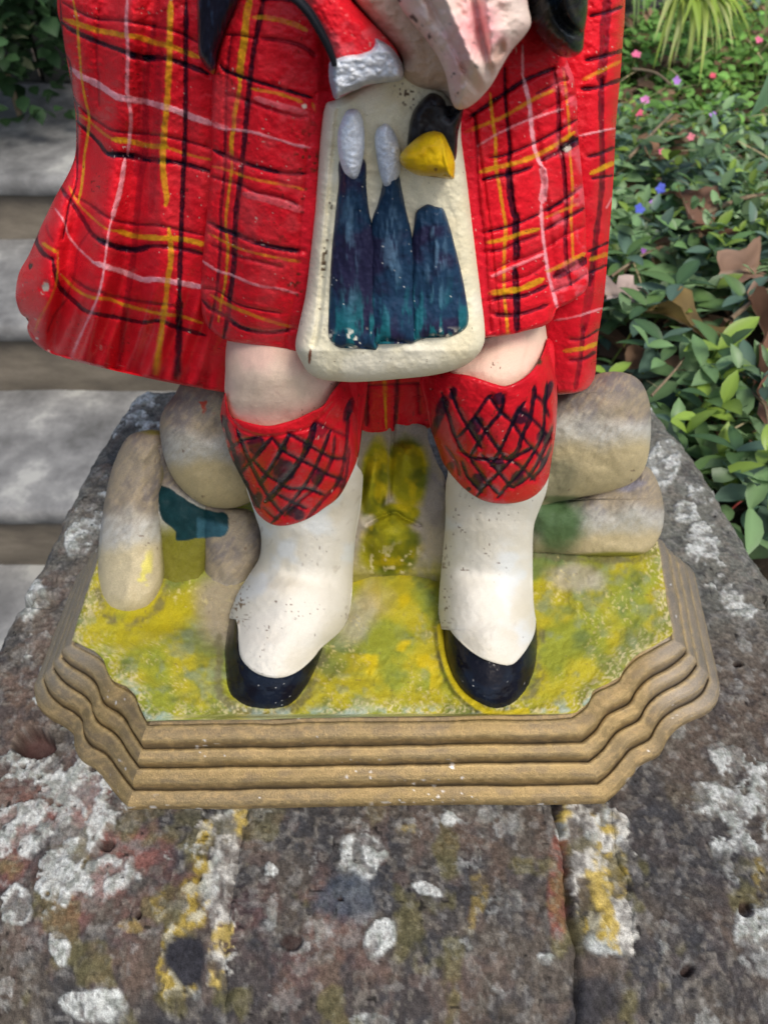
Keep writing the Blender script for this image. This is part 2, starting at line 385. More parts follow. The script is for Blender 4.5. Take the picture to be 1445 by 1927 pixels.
# ---- kilt --------------------------------------------------------------------
KL = [(-300, 150), (-150, 122), (0, 108), (100, 124), (200, 141), (280, 143), (330, 128), (400, 92), (470, 60), (520, 36), (560, 31), (600, 45), (650, 74), (740, 120), (820, 150)]
KR = [(-300, 1200), (-150, 1180), (0, 1160), (200, 1150), (400, 1135), (600, 1120), (820, 1100)]
kilt_d = body(KL, KR, [(-300, .268), (0, .252), (200, .250), (400, .255), (560, .263), (660, .270), (740, .276), (830, .283)], [(-300, .075), (400, .080), (600, .082), (830, .07)])
def folds(x, y):
    t = ss(80, 600, y)
    f = lambda cx, w: np.exp(-((x-cx)/w)**2)
    h = .0028*f(215-.12*(y-300), 26)*(1-t*.3) - .0022*f(168-.12*(y-300), 22) + .0030*f(305-.03*(y-300), 24) - .003*f(262-.1*(y-300), 22)
    h += t*(.006*f(95-.1*(y-500), 30)-.007*f(128-.18*(y-500), 22)+.004*f(190-.16*(y-500), 30)-.004*f(238, 26)+.0028*f(330, 40))
    h += .0012*f(372, 20)
    h = h+t*.0026*np.sin((x+.30*(y-560)+10*fbm(x, y, 90, 71, 2))/46*2*math.pi)*ss(470, 620, y)*ss(60, 110, x)*ss(430, 370, x)
    return h*1.5 + (fbm(x, y, 60, 5, 3)-.5)*.0022
KS = [('k', 4, .65, [(119, 5), (175, 34), (247, 41), (332, 60), (375, 82)]),
 ('y', 10, .8, [(121, 36), (150, 46), (187, 58), (226, 65), (260, 70), (291, 80), (320, 87), (375, 108)]),
 ('k', 7, .95, [(117, 42), (138, 58), (180, 77), (226, 94), (245, 101), (272, 107), (308, 109), (349, 121), (392, 139)]),
 ('k', 10, .95, [(243, 103), (272, 109), (305, 110)]),
 ('p', 12, .95, [(134, 128), (153, 143), (187, 160), (221, 182), (245, 187), (274, 191), (308, 201), (332, 208), (356, 218), (402, 234)]),
 ('k', 4, .7, [(141, 189), (163, 213), (187, 230), (211, 245), (247, 250), (296, 254), (344, 264), (398, 279)]),
 ('y', 5, .6, [(143, 213), (168, 228), (194, 250), (214, 263)]),
 ('y', 10, .9, [(212, 262), (245, 266), (279, 274), (315, 276)]),
 ('y', 5, .6, [(310, 276), (356, 291), (397, 301)]),
 ('k', 6, .95, [(146, 228), (170, 252), (187, 269), (199, 286), (214, 291), (245, 293), (279, 300), (315, 303), (352, 310), (397, 323)]),
 ('k', 10, .95, [(205, 290), (245, 293), (279, 300), (320, 304)]),
 ('k', 4, .65, [(142, 369), (171, 386), (209, 412), (253, 422), (296, 424), (340, 433), (389, 444)]),
 ('y', 4, .6, [(130, 350), (148, 383), (177, 412), (200, 430), (223, 436)]),
 ('y', 10, .9, [(220, 434), (253, 444), (282, 447), (340, 450), (386, 460)]),
 ('k', 6, .85, [(112, 345), (122, 363), (136, 380), (160, 418), (174, 441), (200, 457), (223, 465), (253, 469), (282, 463), (340, 468), (386, 479)]),
 ('k', 9, .95, [(185, 450), (205, 460), (225, 466), (255, 470), (280, 465)]),
 ('p', 4, .8, [(104, 392), (122, 418), (130, 444), (151, 470), (177, 494)]),
 ('p', 10, .95, [(175, 493), (200, 502), (238, 514), (267, 526), (296, 526), (337, 532), (384, 541)]),
 ('k', 5, .6, [(136, 523), (165, 543), (194, 552), (238, 563), (296, 572), (340, 578)]),
 ('y', 6, .75, [(116, 517), (145, 546), (174, 560), (206, 563), (238, 575), (273, 584), (299, 590), (340, 595), (380, 608)]),
 ('k', 6, .9, [(100, 488), (104, 510), (113, 540), (136, 563), (160, 584), (183, 591), (223, 598), (267, 607), (299, 604), (334, 616), (386, 631)]),
 ('k', 6, .9, [(72, 430), (69, 453), (81, 476), (101, 489)]), ('y', 7, .8, [(81, 458), (93, 466), (106, 474)]),
 ('k', 4, .35, [(88, 424), (92, 440), (100, 455)]), ('y', 4, .4, [(110, 470), (105, 540), (75, 600), (66, 625)]),
 ('k', 3, .5, [(130, 560), (105, 590), (90, 625)]),
 ('k', 3, .85, [(114, 0), (117, 50), (122, 97), (133, 121), (136, 170), (146, 206), (147, 242), (146, 290), (144, 345), (130, 389), (125, 418), (119, 450)]),
 ('y', 5, .85, [(138, 0), (146, 41), (148, 73), (151, 109), (154, 145), (160, 182), (168, 218), (166, 254), (160, 290), (155, 345), (148, 380)]),
 ('k', 4, .4, [(187, 20), (182, 100), (186, 150), (187, 200)]), ('k', 4, .35, [(166, 440), (148, 470), (140, 520), (125, 560)]),
 ('p', 7, .75, [(240, 0), (238, 48), (241, 97), (240, 170), (247, 218), (244, 266), (241, 290)]),
 ('p', 9, .85, [(236, 300), (228, 351), (218, 389), (212, 410)]), ('p', 4, .85, [(212, 410), (206, 433), (200, 476), (194, 520), (183, 563), (154, 627), (134, 674)]),
 ('k', 9, .42, [(291, 48), (279, 109), (274, 182), (276, 262), (272, 300), (264, 345), (257, 418), (253, 476), (244, 534), (232, 622), (226, 692)]),
 ('k', 8, .3, [(298, 0), (290, 60), (292, 80)]), ('g', 16, .5, [(262, 100), (268, 200), (258, 330)]), ('g', 14, .4, [(310, 20), (300, 120), (296, 220), (290, 330), (284, 400)]),
 ('y', 11, .88, [(322, -5), (320, 60), (319, 109), (315, 194), (308, 266), (308, 325), (314, 370), (312, 386)]),
 ('y', 10, .88, [(318, 430), (321, 460), (322, 491), (316, 530), (313, 563), (308, 592), (302, 640), (293, 704)]),
 ('k', 7, .95, [(351, -5), (350, 97), (349, 242), (344, 363), (340, 476), (338, 563)]), ('k', 10, .95, [(338, 560), (337, 640), (333, 712)]),
 ('k', 7, .8, [(690, 700), (690, 800)]), ('y', 4, .9, [(723, 700), (725, 760), (727, 806)]), ('k', 7, .85, [(748, 700), (746, 760), (743, 806)]),
 ('k', 4, .6, [(640, 728), (720, 724), (800, 720)]), ('k', 5, .5, [(662, 720), (668, 780)]), ('k', 5, .5, [(786, 720), (790, 780)])]
def red(x, y, seed=0):
    c = base(x, RED); f = fbm(x, y, 90, seed+1, 3)
    c = mix(c, (.45, .008, .018), ss(.45, .7, f)*.5); c = mix(c, (.70, .035, .045), ss(.52, .75, fbm(x, y, 45, seed+4, 3))*.5)
    return c
def redfin(x, y, c, h, seed=0):
    f = fbm(x, y, 12, seed+8, 3); br = fbm(x*1.0+y*.25, y*.3, 6, seed+15, 2)
    c = c*(.9+.2*f)[..., None]
    h = h+(f-.5)*.0009+(fbm(x, y, 5, seed+9, 2)-.5)*.00028+(br-.5)*.00022
    c = mix(c, (.04, .02, .012), ss(.88, .93, vn(x, y, 5, seed+3))*ss(.70, .82, vn(x, y, 55, seed+6))*.7)
    c = mix(c, (.55, .40, .33), ss(.935, .96, vn(x, y, 4.2, seed+33))*ss(.55, .66, vn(x, y, 40, seed+35))*.8)
    r = .20+.20*ss(.4, .7, fbm(x, y, 50, seed+12))+.12*f
    return K4(c, r), h
def kilt_col(x, y):
    c = red(x, y); c, h = strokes(x, y, c, KS, seed=1)
    c = mix(c, (.55, .45, .36), ss(1, .6, blob(x, y, 86, 541, 9, 10, 0, .6, 3))); h = h-.0015*ss(1.3, .3, blob(x, y, 86, 541, 11, 12, 0, .5, 3))
    h = h-.0012*ss(1.2, .3, blob(x, y, 58, 500, 5, 9, 0, .5, 5)); c = mix(c, (.05, .02, .015), ss(1.1, .5, blob(x, y, 58, 500, 4, 8, 0, .6, 5)))
    c = mix(c, (.75, .6, .5), ss(.75, .85, vn(x, y, 5, 77))*ss(4, 1, np.abs(dseg(x, y, np.array([(50, 600), (80, 655), (140, 683)], float))[0])))
    d = ss(436, 446, x)*ss(622, 632, y)*ss(1100, 1040, x)
    return redfin(x, y, c, h+folds(x, y)*(1-ss(380, 430, x)), 1)
kp = [(150, -300), (122, -150), (108, 0), (116, 50), (124, 100), (133, 150), (141, 200), (144, 240), (143, 285), (136, 312), (122, 340), (104, 372), (88, 405), (72, 440), (56, 478), (38, 510), (31, 540), (31, 565), (40, 590), (54, 602),
      (52, 618), (62, 640), (90, 662), (130, 676), (200, 694), (300, 716), (400, 735), (440, 742), (500, 760), (600, 790), (660, 812), (690, 817), (760, 810), (806, 806), (840, 790), (950, 760), (1040, 745), (1062, 735), (1100, 640), (1110, 500), (1120, 300), (1130, 100), (1140, -100), (1150, -300)]
def kilt_t(x, y):
    Y = kilt_d(x, y); cut = ss(432, 446, x)*ss(612, 636, y)*(1-ss(1030, 1060, x)*0)
    return tY(x, y, Y+cut*.016*ss(640, 500, x)+cut*.006*ss(500, 640, x))
shell('kilt', kp, kilt_t, piper, M_GLOSS, kilt_col, r=11, A=.004, th=.09, power=3, step=2.15, n=6)

# left front panel
A1 = [('y', 13, .95, [(472, -5), (465, 25), (460, 75), (452, 125), (452, 150)]), ('y', 8, .9, [(452, 150), (450, 174), (442, 212), (440, 240), (436, 263), (436, 300)]), ('y', 5, .8, [(436, 300), (436, 320), (429, 377), (425, 423), (429, 468), (425, 525), (416, 571), (411, 605)]),
 ('k', 8, .92, [(497, -5), (489, 37), (477, 100), (471, 150), (467, 187), (462, 240), (458, 286), (454, 320), (445, 400), (442, 445), (441, 491), (434, 548), (429, 594), (421, 637)]),
 ('k', 5, .75, [(437, 67), (430, 112), (425, 174), (424, 237), (424, 251), (422, 331), (415, 400), (416, 434), (411, 514), (404, 571), (394, 620)]),
 ('k', 7, .6, [(494, 72), (534, 77), (569, 87), (592, 105)]), ('k', 3, .7, [(425, 65), (450, 66), (480, 72)]), ('k', 5, .9, [(490, 0), (520, -2), (556, 3)]),
 ('y', 9, .7, [(477, 32), (514, 35), (552, 45), (577, 57)]),
 ('k', 5, .98, [(415, 122), (427, 134), (472, 150), (519, 164), (587, 184)]), ('y', 6, .6, [(474, 167), (527, 177), (569, 192)]), ('y', 5, .8, [(588, 194), (599, 219)]),
 ('k', 6, .5, [(430, 180), (450, 184), (490, 199), (552, 219), (577, 219)]), ('p', 12, .3, [(480, 185), (530, 200), (575, 212)]), ('p', 5, .75, [(402, 234), (416, 242), (466, 247), (518, 261), (553, 272), (589, 279)]), ('p', 10, .6, [(402, 234), (430, 243)]),
 ('k', 6, .98, [(402, 282), (422, 292), (457, 306), (507, 320), (541, 327), (575, 327)]), ('y', 5, .5, [(400, 313), (434, 322), (473, 336), (530, 347), (582, 359)]),
 ('k', 5, .55, [(395, 331), (416, 338), (457, 350), (484, 363), (530, 372), (559, 386)]), ('p', 14, .22, [(460, 365), (520, 380), (570, 395)]),
 ('k', 7, .98, [(391, 418), (416, 430), (450, 443), (484, 457), (530, 468), (573, 473)]), ('y', 5, .55, [(393, 439), (427, 457), (461, 471), (530, 487), (582, 494)]),
 ('k', 6, .45, [(400, 462), (445, 482), (489, 493), (530, 503)]), ('p', 5, .7, [(381, 491), (409, 509), (438, 518), (484, 537), (530, 544), (571, 557)]),
 ('k', 3, .8, [(384, 543), (411, 548), (445, 571), (484, 582), (527, 589)]), ('y', 6, .6, [(397, 555), (438, 578), (484, 596), (511, 605), (559, 619)]),
 ('k', 6, .98, [(381, 564), (395, 580), (425, 596), (450, 614), (480, 623), (511, 626), (555, 619)])]
fold1 = sm([(380, .0045), (400, .006), (430, .009), (480, .014), (540, .016), (590, .015), (620, .008), (700, .002)])
def ap1_t(x, y):
    k = ss(100, 620, y)
    return tY(x, y, kilt_d(x, y)-(.003+fold1(x)*(.55+.75*k)))
def ap1_col(x, y):
    c = red(x, y, 30); c, h = strokes(x, y, c, A1, seed=60)
    s = dseg(x, y, np.array([(612, 190), (598, 300), (588, 400), (577, 550), (560, 650)], float))[0]
    c = mix(c, (.62, .05, .06), ss(.5, .7, fbm(x, y, 40, 9))*.5); c = mix(c, (.66, .015, .03), ss(26, 12, s))
    h = h-.0009*ss(4, 0, np.abs(s-22))
    c = mix(c, (.8, .6, .45), ss(1.1, .8, blob(x, y, 573, 200, 5, 5, 0, .3)))
    c = mix(c, (.04, .03, .012), ss(.66, .74, vn(x, y, 5.5, 6))*ss(.55, .7, fbm(x, y, 30, 7))*ss(500, 560, x)*ss(180, 300, y)*.8)
    return redfin(x, y, c, h, 31)
shell('kilt_front_panel', [(430, -300), (420, -100), (440, 0), (420, 60), (404, 125), (399, 180), (398, 250), (396, 320), (390, 400), (385, 450), (379, 520), (379, 570), (383, 600), (397, 622), (425, 640), (470, 648), (520, 656), (558, 664), (600, 660), (660, 640), (700, 500), (700, 200), (700, 0), (700, -300)],
      ap1_t, piper, M_GLOSS, ap1_col, r=9, A=.0035, th=.012, n=6)

# right front panel
A2 = [('k', 6, .95, [(876, 225), (913, 200), (949, 176), (985, 152), (1042, 128)]), ('k', 5, .9, [(949, 128), (950, 176), (954, 229), (959, 278), (956, 306)]), ('k', 10, .95, [(957, 314), (959, 350), (966, 399), (971, 409), (970, 440), (972, 477), (968, 490)]),
 ('k', 10, .95, [(968, 506), (971, 549), (972, 586), (972, 624)]), ('k', 5, .55, [(893, 217), (897, 266), (897, 326), (903, 399), (908, 428), (913, 489), (917, 549), (921, 600)]), ('k', 6, .9, [(920, 606), (922, 622)]),
 ('y', 6, .8, [(922, 176), (927, 229), (932, 266), (933, 314), (939, 350), (947, 399), (951, 428), (949, 465), (948, 513), (949, 562), (953, 598), (955, 628)]),
 ('p', 4, .85, [(983, 84), (983, 145)]), ('p', 8, .95, [(984, 145), (995, 193), (1000, 242), (1007, 285), (1019, 314)]), ('p', 13, .85, [(1019, 314), (1024, 345), (1020, 380)]), ('p', 6, .95, [(1018, 380), (1019, 416), (1024, 465), (1031, 513), (1039, 545), (1048, 578)]),
 ('k', 6, .8, [(1041, 133), (1048, 169), (1051, 217), (1051, 266), (1060, 314), (1065, 399), (1063, 453), (1068, 513), (1075, 537)]), ('y', 5, .65, [(1060, 133), (1070, 229), (1072, 290), (1077, 350), (1074, 404), (1077, 465), (1079, 505)]),
 ('y', 7, .65, [(874, 249), (930, 227), (961, 212), (1005, 186), (1043, 169)]), ('k', 4, .8, [(1009, 176), (1046, 157), (1064, 150)]), ('g', 4, .8, [(939, 240), (983, 229), (1048, 196), (1082, 177)]), ('p', 4, .6, [(898, 275), (942, 249), (995, 225), (1060, 205)]),
 ('k', 4, .9, [(920, 297), (949, 292), (997, 273), (1034, 254), (1085, 225)]), ('y', 9, .85, [(903, 324), (937, 314), (976, 305), (1014, 290), (1048, 271), (1080, 249)]), ('k', 5, .95, [(908, 338), (937, 331), (973, 324), (1000, 314)]), ('k', 6, .9, [(1019, 302), (1051, 285), (1068, 273), (1087, 261)]),
 ('k', 15, .9, [(1055, 281), (1070, 273), (1086, 262)]), ('k', 4, .95, [(1029, 397), (1058, 377), (1094, 353)]), ('k', 4, .95, [(908, 438), (949, 428), (985, 416), (1014, 402)]), ('k', 4, .9, [(1022, 397), (1058, 380)]),
 ('y', 8, .85, [(915, 457), (949, 450), (985, 438), (1014, 431)]), ('y', 5, .5, [(1024, 411), (1058, 396), (1088, 383)]), ('k', 5, .7, [(908, 474), (942, 470), (971, 457), (1010, 443)]), ('k', 5, .9, [(1024, 433), (1058, 414), (1098, 392)]),
 ('g', 4, .9, [(925, 512), (954, 496), (990, 484), (1022, 470)]), ('g', 4, .9, [(1028, 465), (1063, 443), (1100, 425)]), ('p', 6, .5, [(925, 520), (990, 492), (1022, 478)]), ('g', 4, .9, [(940, 533), (990, 520), (1024, 499)]),
 ('y', 11, .92, [(920, 552), (961, 547), (985, 542), (1022, 525)]), ('y', 7, .75, [(1029, 511), (1058, 499), (1100, 477)]), ('k', 6, .9, [(917, 566), (949, 559), (985, 557), (1029, 537)]), ('k', 12, .9, [(1043, 520), (1068, 508), (1102, 488)]),
 ('k', 4, .9, [(1039, 549), (1072, 535), (1103, 516)]), ('k', 6, .85, [(927, 591), (961, 593), (997, 586), (1029, 574)])]
def ap2_t(x, y):
    a = np.clip((x-868)/232, 0, 1)
    return tY(x, y, .2415+.026*a**2.2-.006*ss(200, 600, y)*(1-a)+.004*ss(300, -200, y))
def ap2_col(x, y):
    c = red(x, y, 90); c, h = strokes(x, y, c, A2, seed=150)
    c = mix(c, (.72, .12, .15), ss(.5, .7, fbm(x, y, 25, 19))*ss(1010, 1060, x)*.6)
    pd = dseg(x, y, cat([(1004, 200), (1012, 300), (1026, 400), (1036, 480), (1046, 600)], False, 5))[0]
    h = h*1.5-.0022*ss(16, 0, pd)*ss(150, 300, y)+.0015*ss(1.2, .0, np.abs(x-1075)/22)
    s = dseg(x, y, np.array([(868, 230), (885, 350), (898, 450), (908, 560), (915, 640)], float))[0]
    h = h-.001*ss(5, 0, np.abs(s-26)); c = mix(c, (.64, .015, .03), ss(24, 14, s)*.8)
    c = mix(c, (.45, .40, .33), ss(1, .6, blob(x, y, 1066, 280, 9, 6, -.4, .5, 2)))
    return redfin(x, y, c, h, 91)
shell('kilt_front_panel', [(780, -300), (800, 0), (830, 200), (840, 400), (860, 600), (880, 640), (912, 636), (960, 630), (1000, 620), (1026, 612), (1040, 600), (1048, 582), (1072, 570), (1085, 560), (1100, 548), (1107, 525), (1103, 480), (1101, 400), (1094, 320), (1088, 260), (1086, 200), (1080, 150), (1068, 118), (1062, 90), (1066, 0), (1070, -300)],
      ap2_t, piper, M_GLOSS, ap2_col, r=9, A=.0035, th=.014, n=6)

# shawl hanging behind on the right
SS_ = [('k', 14, .7, [(1142, -5), (1137, 60), (1135, 108), (1131, 157)]), ('k', 8, .8, [(1131, 150), (1131, 230), (1133, 326), (1128, 392), (1121, 440), (1118, 477), (1109, 537)]), ('k', 12, .5, [(1118, 477), (1110, 537), (1097, 622)]), ('k', 7, .75, [(1097, 615), (1092, 671), (1082, 731)]),
 ('k', 5, .9, [(1110, 30), (1145, 22), (1170, 12)]), ('k', 6, .9, [(1102, 113), (1135, 106), (1170, 95)]), ('y', 7, .6, [(1097, 150), (1131, 133), (1166, 116)]), ('k', 6, .9, [(1094, 167), (1126, 164), (1168, 149)]), ('p', 3, .9, [(1089, 256), (1119, 249), (1158, 241)]),
 ('k', 5, .9, [(1106, 295), (1131, 288), (1156, 277)]), ('y', 9, .9, [(1111, 327), (1131, 317), (1154, 306)]), ('k', 4, .9, [(1114, 336), (1152, 330)]), ('k', 4, .95, [(1106, 474), (1144, 456)]), ('y', 7, .7, [(1109, 489), (1142, 478)]), ('k', 4, .95, [(1109, 513), (1142, 498)]),
 ('p', 4, .7, [(1043, 603), (1082, 596), (1132, 580)]), ('k', 4, .9, [(1072, 639), (1097, 637), (1128, 619)]), ('y', 8, .9, [(1060, 661), (1097, 656), (1125, 645)]), ('k', 5, .9, [(1072, 678), (1097, 675), (1120, 662)]), ('p', 4, .5, [(1150, 372), (1146, 382), (1140, 392)])]
def sh_t(x, y):
    xr = np.interp(y, [-300, 0, 100, 200, 400, 600, 740], [1182, 1176, 1170, 1160, 1146, 1130, 1115])
    u = np.clip((xr-x)/60, 0, 1); return tY(x, y, .276+.030*(1-np.sqrt(1-(1-u)**2*.98))+.012*ss(350, -100, y))
def sh_col(x, y):
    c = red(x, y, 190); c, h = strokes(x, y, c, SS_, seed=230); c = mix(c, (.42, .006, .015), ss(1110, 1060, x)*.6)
    h = h*1.4+(fbm(x*.4+y*.2, y, 14, 7, 2)-.5)*.0012*ss(1135, 1160, x+.07*y)
    return redfin(x, y, c, h, 191)
shell('plaid_shawl', [(1030, -300), (1020, 0), (1020, 300), (1020, 560), (1024, 640), (1030, 700), (1042, 738), (1062, 742), (1095, 736), (1112, 722), (1120, 700), (1124, 640), (1136, 560), (1146, 440), (1154, 330), (1158, 240), (1166, 150), (1172, 70), (1176, 0), (1184, -300)],
      sh_t, piper, M_GLOSS, sh_col, r=12, A=.005, th=.05, n=6)

# ---- legs ---------------------------------------------------------------------
LL = [(560, 428), (640, 426), (700, 424), (735, 424), (760, 419), (800, 419), (850, 429), (900, 449), (960, 475), (1000, 489), (1040, 491), (1080, 471), (1120, 446), (1165, 432), (1230, 417), (1290, 412), (1345, 410)]
LR = [(560, 630), (640, 636), (700, 650), (760, 668), (800, 675), (870, 679), (900, 682), (950, 677), (1000, 669), (1060, 665), (1120, 661), (1160, 655), (1190, 642), (1225, 618), (1290, 606), (1345, 604)]
legL = body(LL, LR, [(560, .258), (640, .248), (700, .238), (750, .236), (790, .2385), (830, .2385), (900, .245), (980, .253), (1060, .250), (1110, .238), (1160, .226), (1220, .2115), (1290, .1975), (1340, .190)], [(560, .028), (900, .028), (1100, .028), (1200, .024), (1340, .018)])
RL = [(560, 855), (640, 850), (700, 806), (780, 806), (830, 820), (870, 830), (930, 838), (1000, 833), (1100, 826), (1160, 826), (1200, 827), (1240, 825), (1345, 824)]
RR = [(560, 1030), (640, 1030), (680, 1038), (720, 1045), (780, 1047), (840, 1040), (890, 1032), (930, 1026), (970, 1010), (1000, 1004), (1100, 1004), (1150, 1008), (1200, 1014), (1260, 1017), (1345, 1018)]
legR = body(RL, RR, [(560, .262), (600, .256), (640, .250), (700, .239), (760, .236), (830, .237), (900, .243), (980, .252), (1060, .251), (1110, .241), (1160, .229), (1220, .2135), (1290, .1985), (1340, .190)], [(560, .028), (900, .029), (1100, .028), (1200, .024), (1340, .018)])
def off(f, o): return lambda x, y: tY(x, y, f(x, y)-o)
def skin(seed):
    def f(x, y):
        c = base(x, (.72, .54, .41)); c = mix(c, (.78, .50, .40), ss(.4, .7, fbm(x, y, 60, seed))*.6); c = mix(c, (.62, .50, .36), ss(.5, .75, fbm(x, y, 90, seed+3))*.5)
        c = mix(c, (.45, .30, .22), ss(.5, .75, fbm(x*1.2+y*.3, y*.5, 12, seed+6, 3))*.18); c = specks(x, y, c, 1.2, seed+1)
        w = fbm(x, y, 18, seed+8, 3); return K4(c, .45+.15*w), (w-.5)*.0008+.0015*ss(1.2, .1, blob(x, y, 510 if x.mean() < 700 else 940, 700, 70, 50, 0, .1))
    return f
shell('leg', [(436, 600), (426, 650), (424, 700), (424, 748), (436, 790), (480, 806), (540, 806), (600, 790), (650, 745), (648, 690), (636, 640), (634, 600)], off(legL, 0), piper, M_MATT, skin(11), r=10, A=.0015, th=.03, n=6)
shell('leg', [(850, 600), (846, 690), (862, 712), (900, 722), (950, 736), (985, 722), (1014, 700), (1030, 668), (1032, 600)], off(legR, 0), piper, M_MATT, skin(15), r=10, A=.0015, th=.03, n=6)
def sock(L, P, seed, sc, ox, oy):
    cv = lambda q: [(ox+a/sc, oy+b/sc) for a, b in q]
    L = [('k', w*.92, min(a+.14, .98), cv(q)) for w, a, q in L]
    def f(x, y):
        c = red(x, y, seed)*.82; h0 = np.zeros(x.shape)
        for (a, b, rx, ry, al) in P:
            m = ss(1.15, .75, blob(x, y, ox+a/sc, oy+b/sc, rx*1.12/sc, ry*1.12/sc, .3, .35, seed+int(a) % 7))
            c = mix(c, (.035, .008, .022), (m*al*1.2*(.75+.5*vn(x, y, 8, seed))).clip(0, .97))
        c, h = strokes(x, y, c, L, seed=seed)
        k4, h = redfin(x, y, c, np.maximum(h*1.25, -.0018), seed); k4[..., 3] -= .08
        return k4, h
    return f
LS = [(6, .8, [(120, 640), (200, 570), (280, 520), (400, 500)]), (7, .9, [(230, 850), (400, 660), (540, 500)]), (8, .9, [(430, 920), (560, 720), (640, 570), (700, 470)]), (10, .9, [(480, 1080), (620, 930), (800, 700), (880, 540), (925, 370)]),
 (6, .8, [(530, 1280), (720, 1080), (880, 860), (980, 660), (1070, 430)]), (6, .7, [(650, 1210), (800, 1060), (940, 940), (1080, 700), (1110, 480)]), (6, .7, [(860, 1230), (1000, 1060), (1150, 880), (1210, 600), (1230, 300)]), (5, .6, [(1120, 1080), (1200, 900), (1240, 600)]),
 (6, .85, [(90, 300), (180, 580), (260, 830), (350, 1000), (430, 1140)]), (6, .85, [(220, 420), (330, 700), (440, 920), (560, 1100), (640, 1190)]), (6, .8, [(130, 640), (240, 820), (330, 940)]), (6, .85, [(370, 700), (490, 830), (600, 900), (700, 960), (860, 960), (1010, 1020)]), (6, .85, [(540, 500), (650, 620), (770, 690), (900, 750), (1040, 830), (1180, 880)]),
 (6, .8, [(680, 460), (830, 540), (960, 620), (1090, 680), (1210, 690)]), (6, .85, [(600, 1020), (720, 1080), (850, 1140)]), (5, .7, [(460, 1130), (530, 1200), (590, 1240)]), (5, .6, [(940, 360), (1060, 420), (1200, 480)])]
LP = [(650, 790, 95, 95, .85), (400, 560, 75, 80, .8), (250, 700, 45, 75, .8), (750, 1180, 85, 55, .85), (950, 860, 55, 60, .75), (130, 480, 40, 40, .8), (850, 570, 35, 45, .8), (410, 1060, 45, 70, .7), (970, 430, 60, 60, .55), (1230, 250, 35, 110, .75), (110, 350, 30, 60, .7), (1160, 900, 50, 60, .6), (640, 600, 40, 40, .8)]
sockL = sock(LS, LP, 300, 4.817, 400, 720)
def st1(x, y):
    k4, h = sockL(x, y); q = dseg(x, y, cat([(424, 765), (450, 805), (500, 822), (560, 812), (590, 800), (625, 760)], False, 5))[0]
    k4[..., :3] = mix(k4[..., :3], (.60, .012, .02), ss(12, 7, dseg(x, y, cat([(424, 760), (450, 797), (500, 806), (560, 797), (600, 775), (632, 735)], False, 5))[0]))
    return k4, h-.0010*ss(6, 0, q)
shell('stocking', [(424, 738), (428, 765), (437, 786), (447, 788), (460, 793), (485, 799), (508, 801), (535, 795), (558, 788), (585, 775), (608, 763), (622, 742), (636, 724), (655, 704), (690, 706), (688, 760), (680, 812), (676, 850), (664, 886), (640, 932), (612, 955), (580, 976), (545, 988), (515, 988), (492, 974), (478, 955), (468, 925), (452, 895), (433, 855), (421, 815), (415, 780)],
      lambda x, y: tY(x, y, np.where(x > 672, np.maximum(legL(x, y), .2660), legL(x, y))-.0058), piper, M_GLOSS, st1, r=9, A=.0022, th=.012, n=5, axis='x')
RS = [(6, .85, [(340, 880), (410, 810), (500, 690), (600, 540), (650, 500)]), (6, .85, [(450, 1060), (560, 880), (640, 760), (730, 650), (760, 500)]), (6, .9, [(640, 1140), (730, 990), (800, 830), (880, 670), (950, 560)]), (8, .9, [(780, 1080), (880, 1010), (920, 880), (1000, 700), (1040, 420)]), (6, .85, [(510, 1420), (600, 1310), (720, 1200), (860, 1060), (1010, 980)]),
 (6, .85, [(700, 1430), (800, 1310), (920, 1180), (1030, 1020), (1110, 850), (1130, 640), (1150, 380)]), (6, .8, [(850, 1330), (980, 1240), (1080, 1080), (1160, 900), (1200, 780)]), (6, .8, [(1000, 1270), (1100, 1160), (1190, 960)]),
 (6, .8, [(200, 480), (270, 720), (330, 900), (420, 1040), (560, 1080), (700, 1070)]), (6, .85, [(280, 450), (360, 660), (470, 840), (560, 980)]), (7, .9, [(500, 690), (600, 830), (720, 1000), (780, 1070)]), (6, .85, [(640, 530), (730, 650), (830, 740), (930, 880), (1030, 990), (1110, 1090)]), (6, .85, [(880, 640), (1000, 700), (1110, 810), (1190, 900)]),
 (6, .85, [(380, 1100), (430, 1230), (500, 1310), (560, 1380)]), (6, .85, [(460, 1080), (540, 1190), (620, 1300), (720, 1400)]), (6, .85, [(560, 1040), (700, 1180), (780, 1280), (850, 1340)]), (6, .8, [(740, 1060), (860, 1110), (960, 1190), (1040, 1270)]), (5, .6, [(230, 960), (330, 1110), (360, 1230)]), (6, .8, [(1040, 500), (1110, 560), (1170, 700)])]
RPt = [(190, 640, 48, 130, .9), (300, 490, 38, 60, .8), (505, 770, 55, 80, .85), (530, 890, 38, 38, .95), (710, 530, 55, 50, .85), (920, 680, 75, 80, .85), (1110, 870, 50, 60, .8), (712, 1130, 45, 55, .95), (525, 1280, 60, 65, .9), (890, 1250, 65, 70, .8), (1160, 470, 30, 90, .8), (120, 830, 35, 80, .6), (1120, 1100, 30, 50, .7), (280, 1150, 35, 60, .6), (440, 1350, 22, 18, .9)]
sockR = sock(RS, RPt, 340, 4.817, 790, 640)
def st2(x, y):
    k4, h = sockR(x, y); q = dseg(x, y, cat([(862, 850), (900, 862), (950, 866), (1000, 852), (1036, 825)], False, 5))[0]
    k4[..., :3] = mix(k4[..., :3], (.05, .03, .01), ss(1.1, .6, blob(x, y, 1012, 680, 9, 9)))
    return k4, h-.0008*ss(5, 0, q)
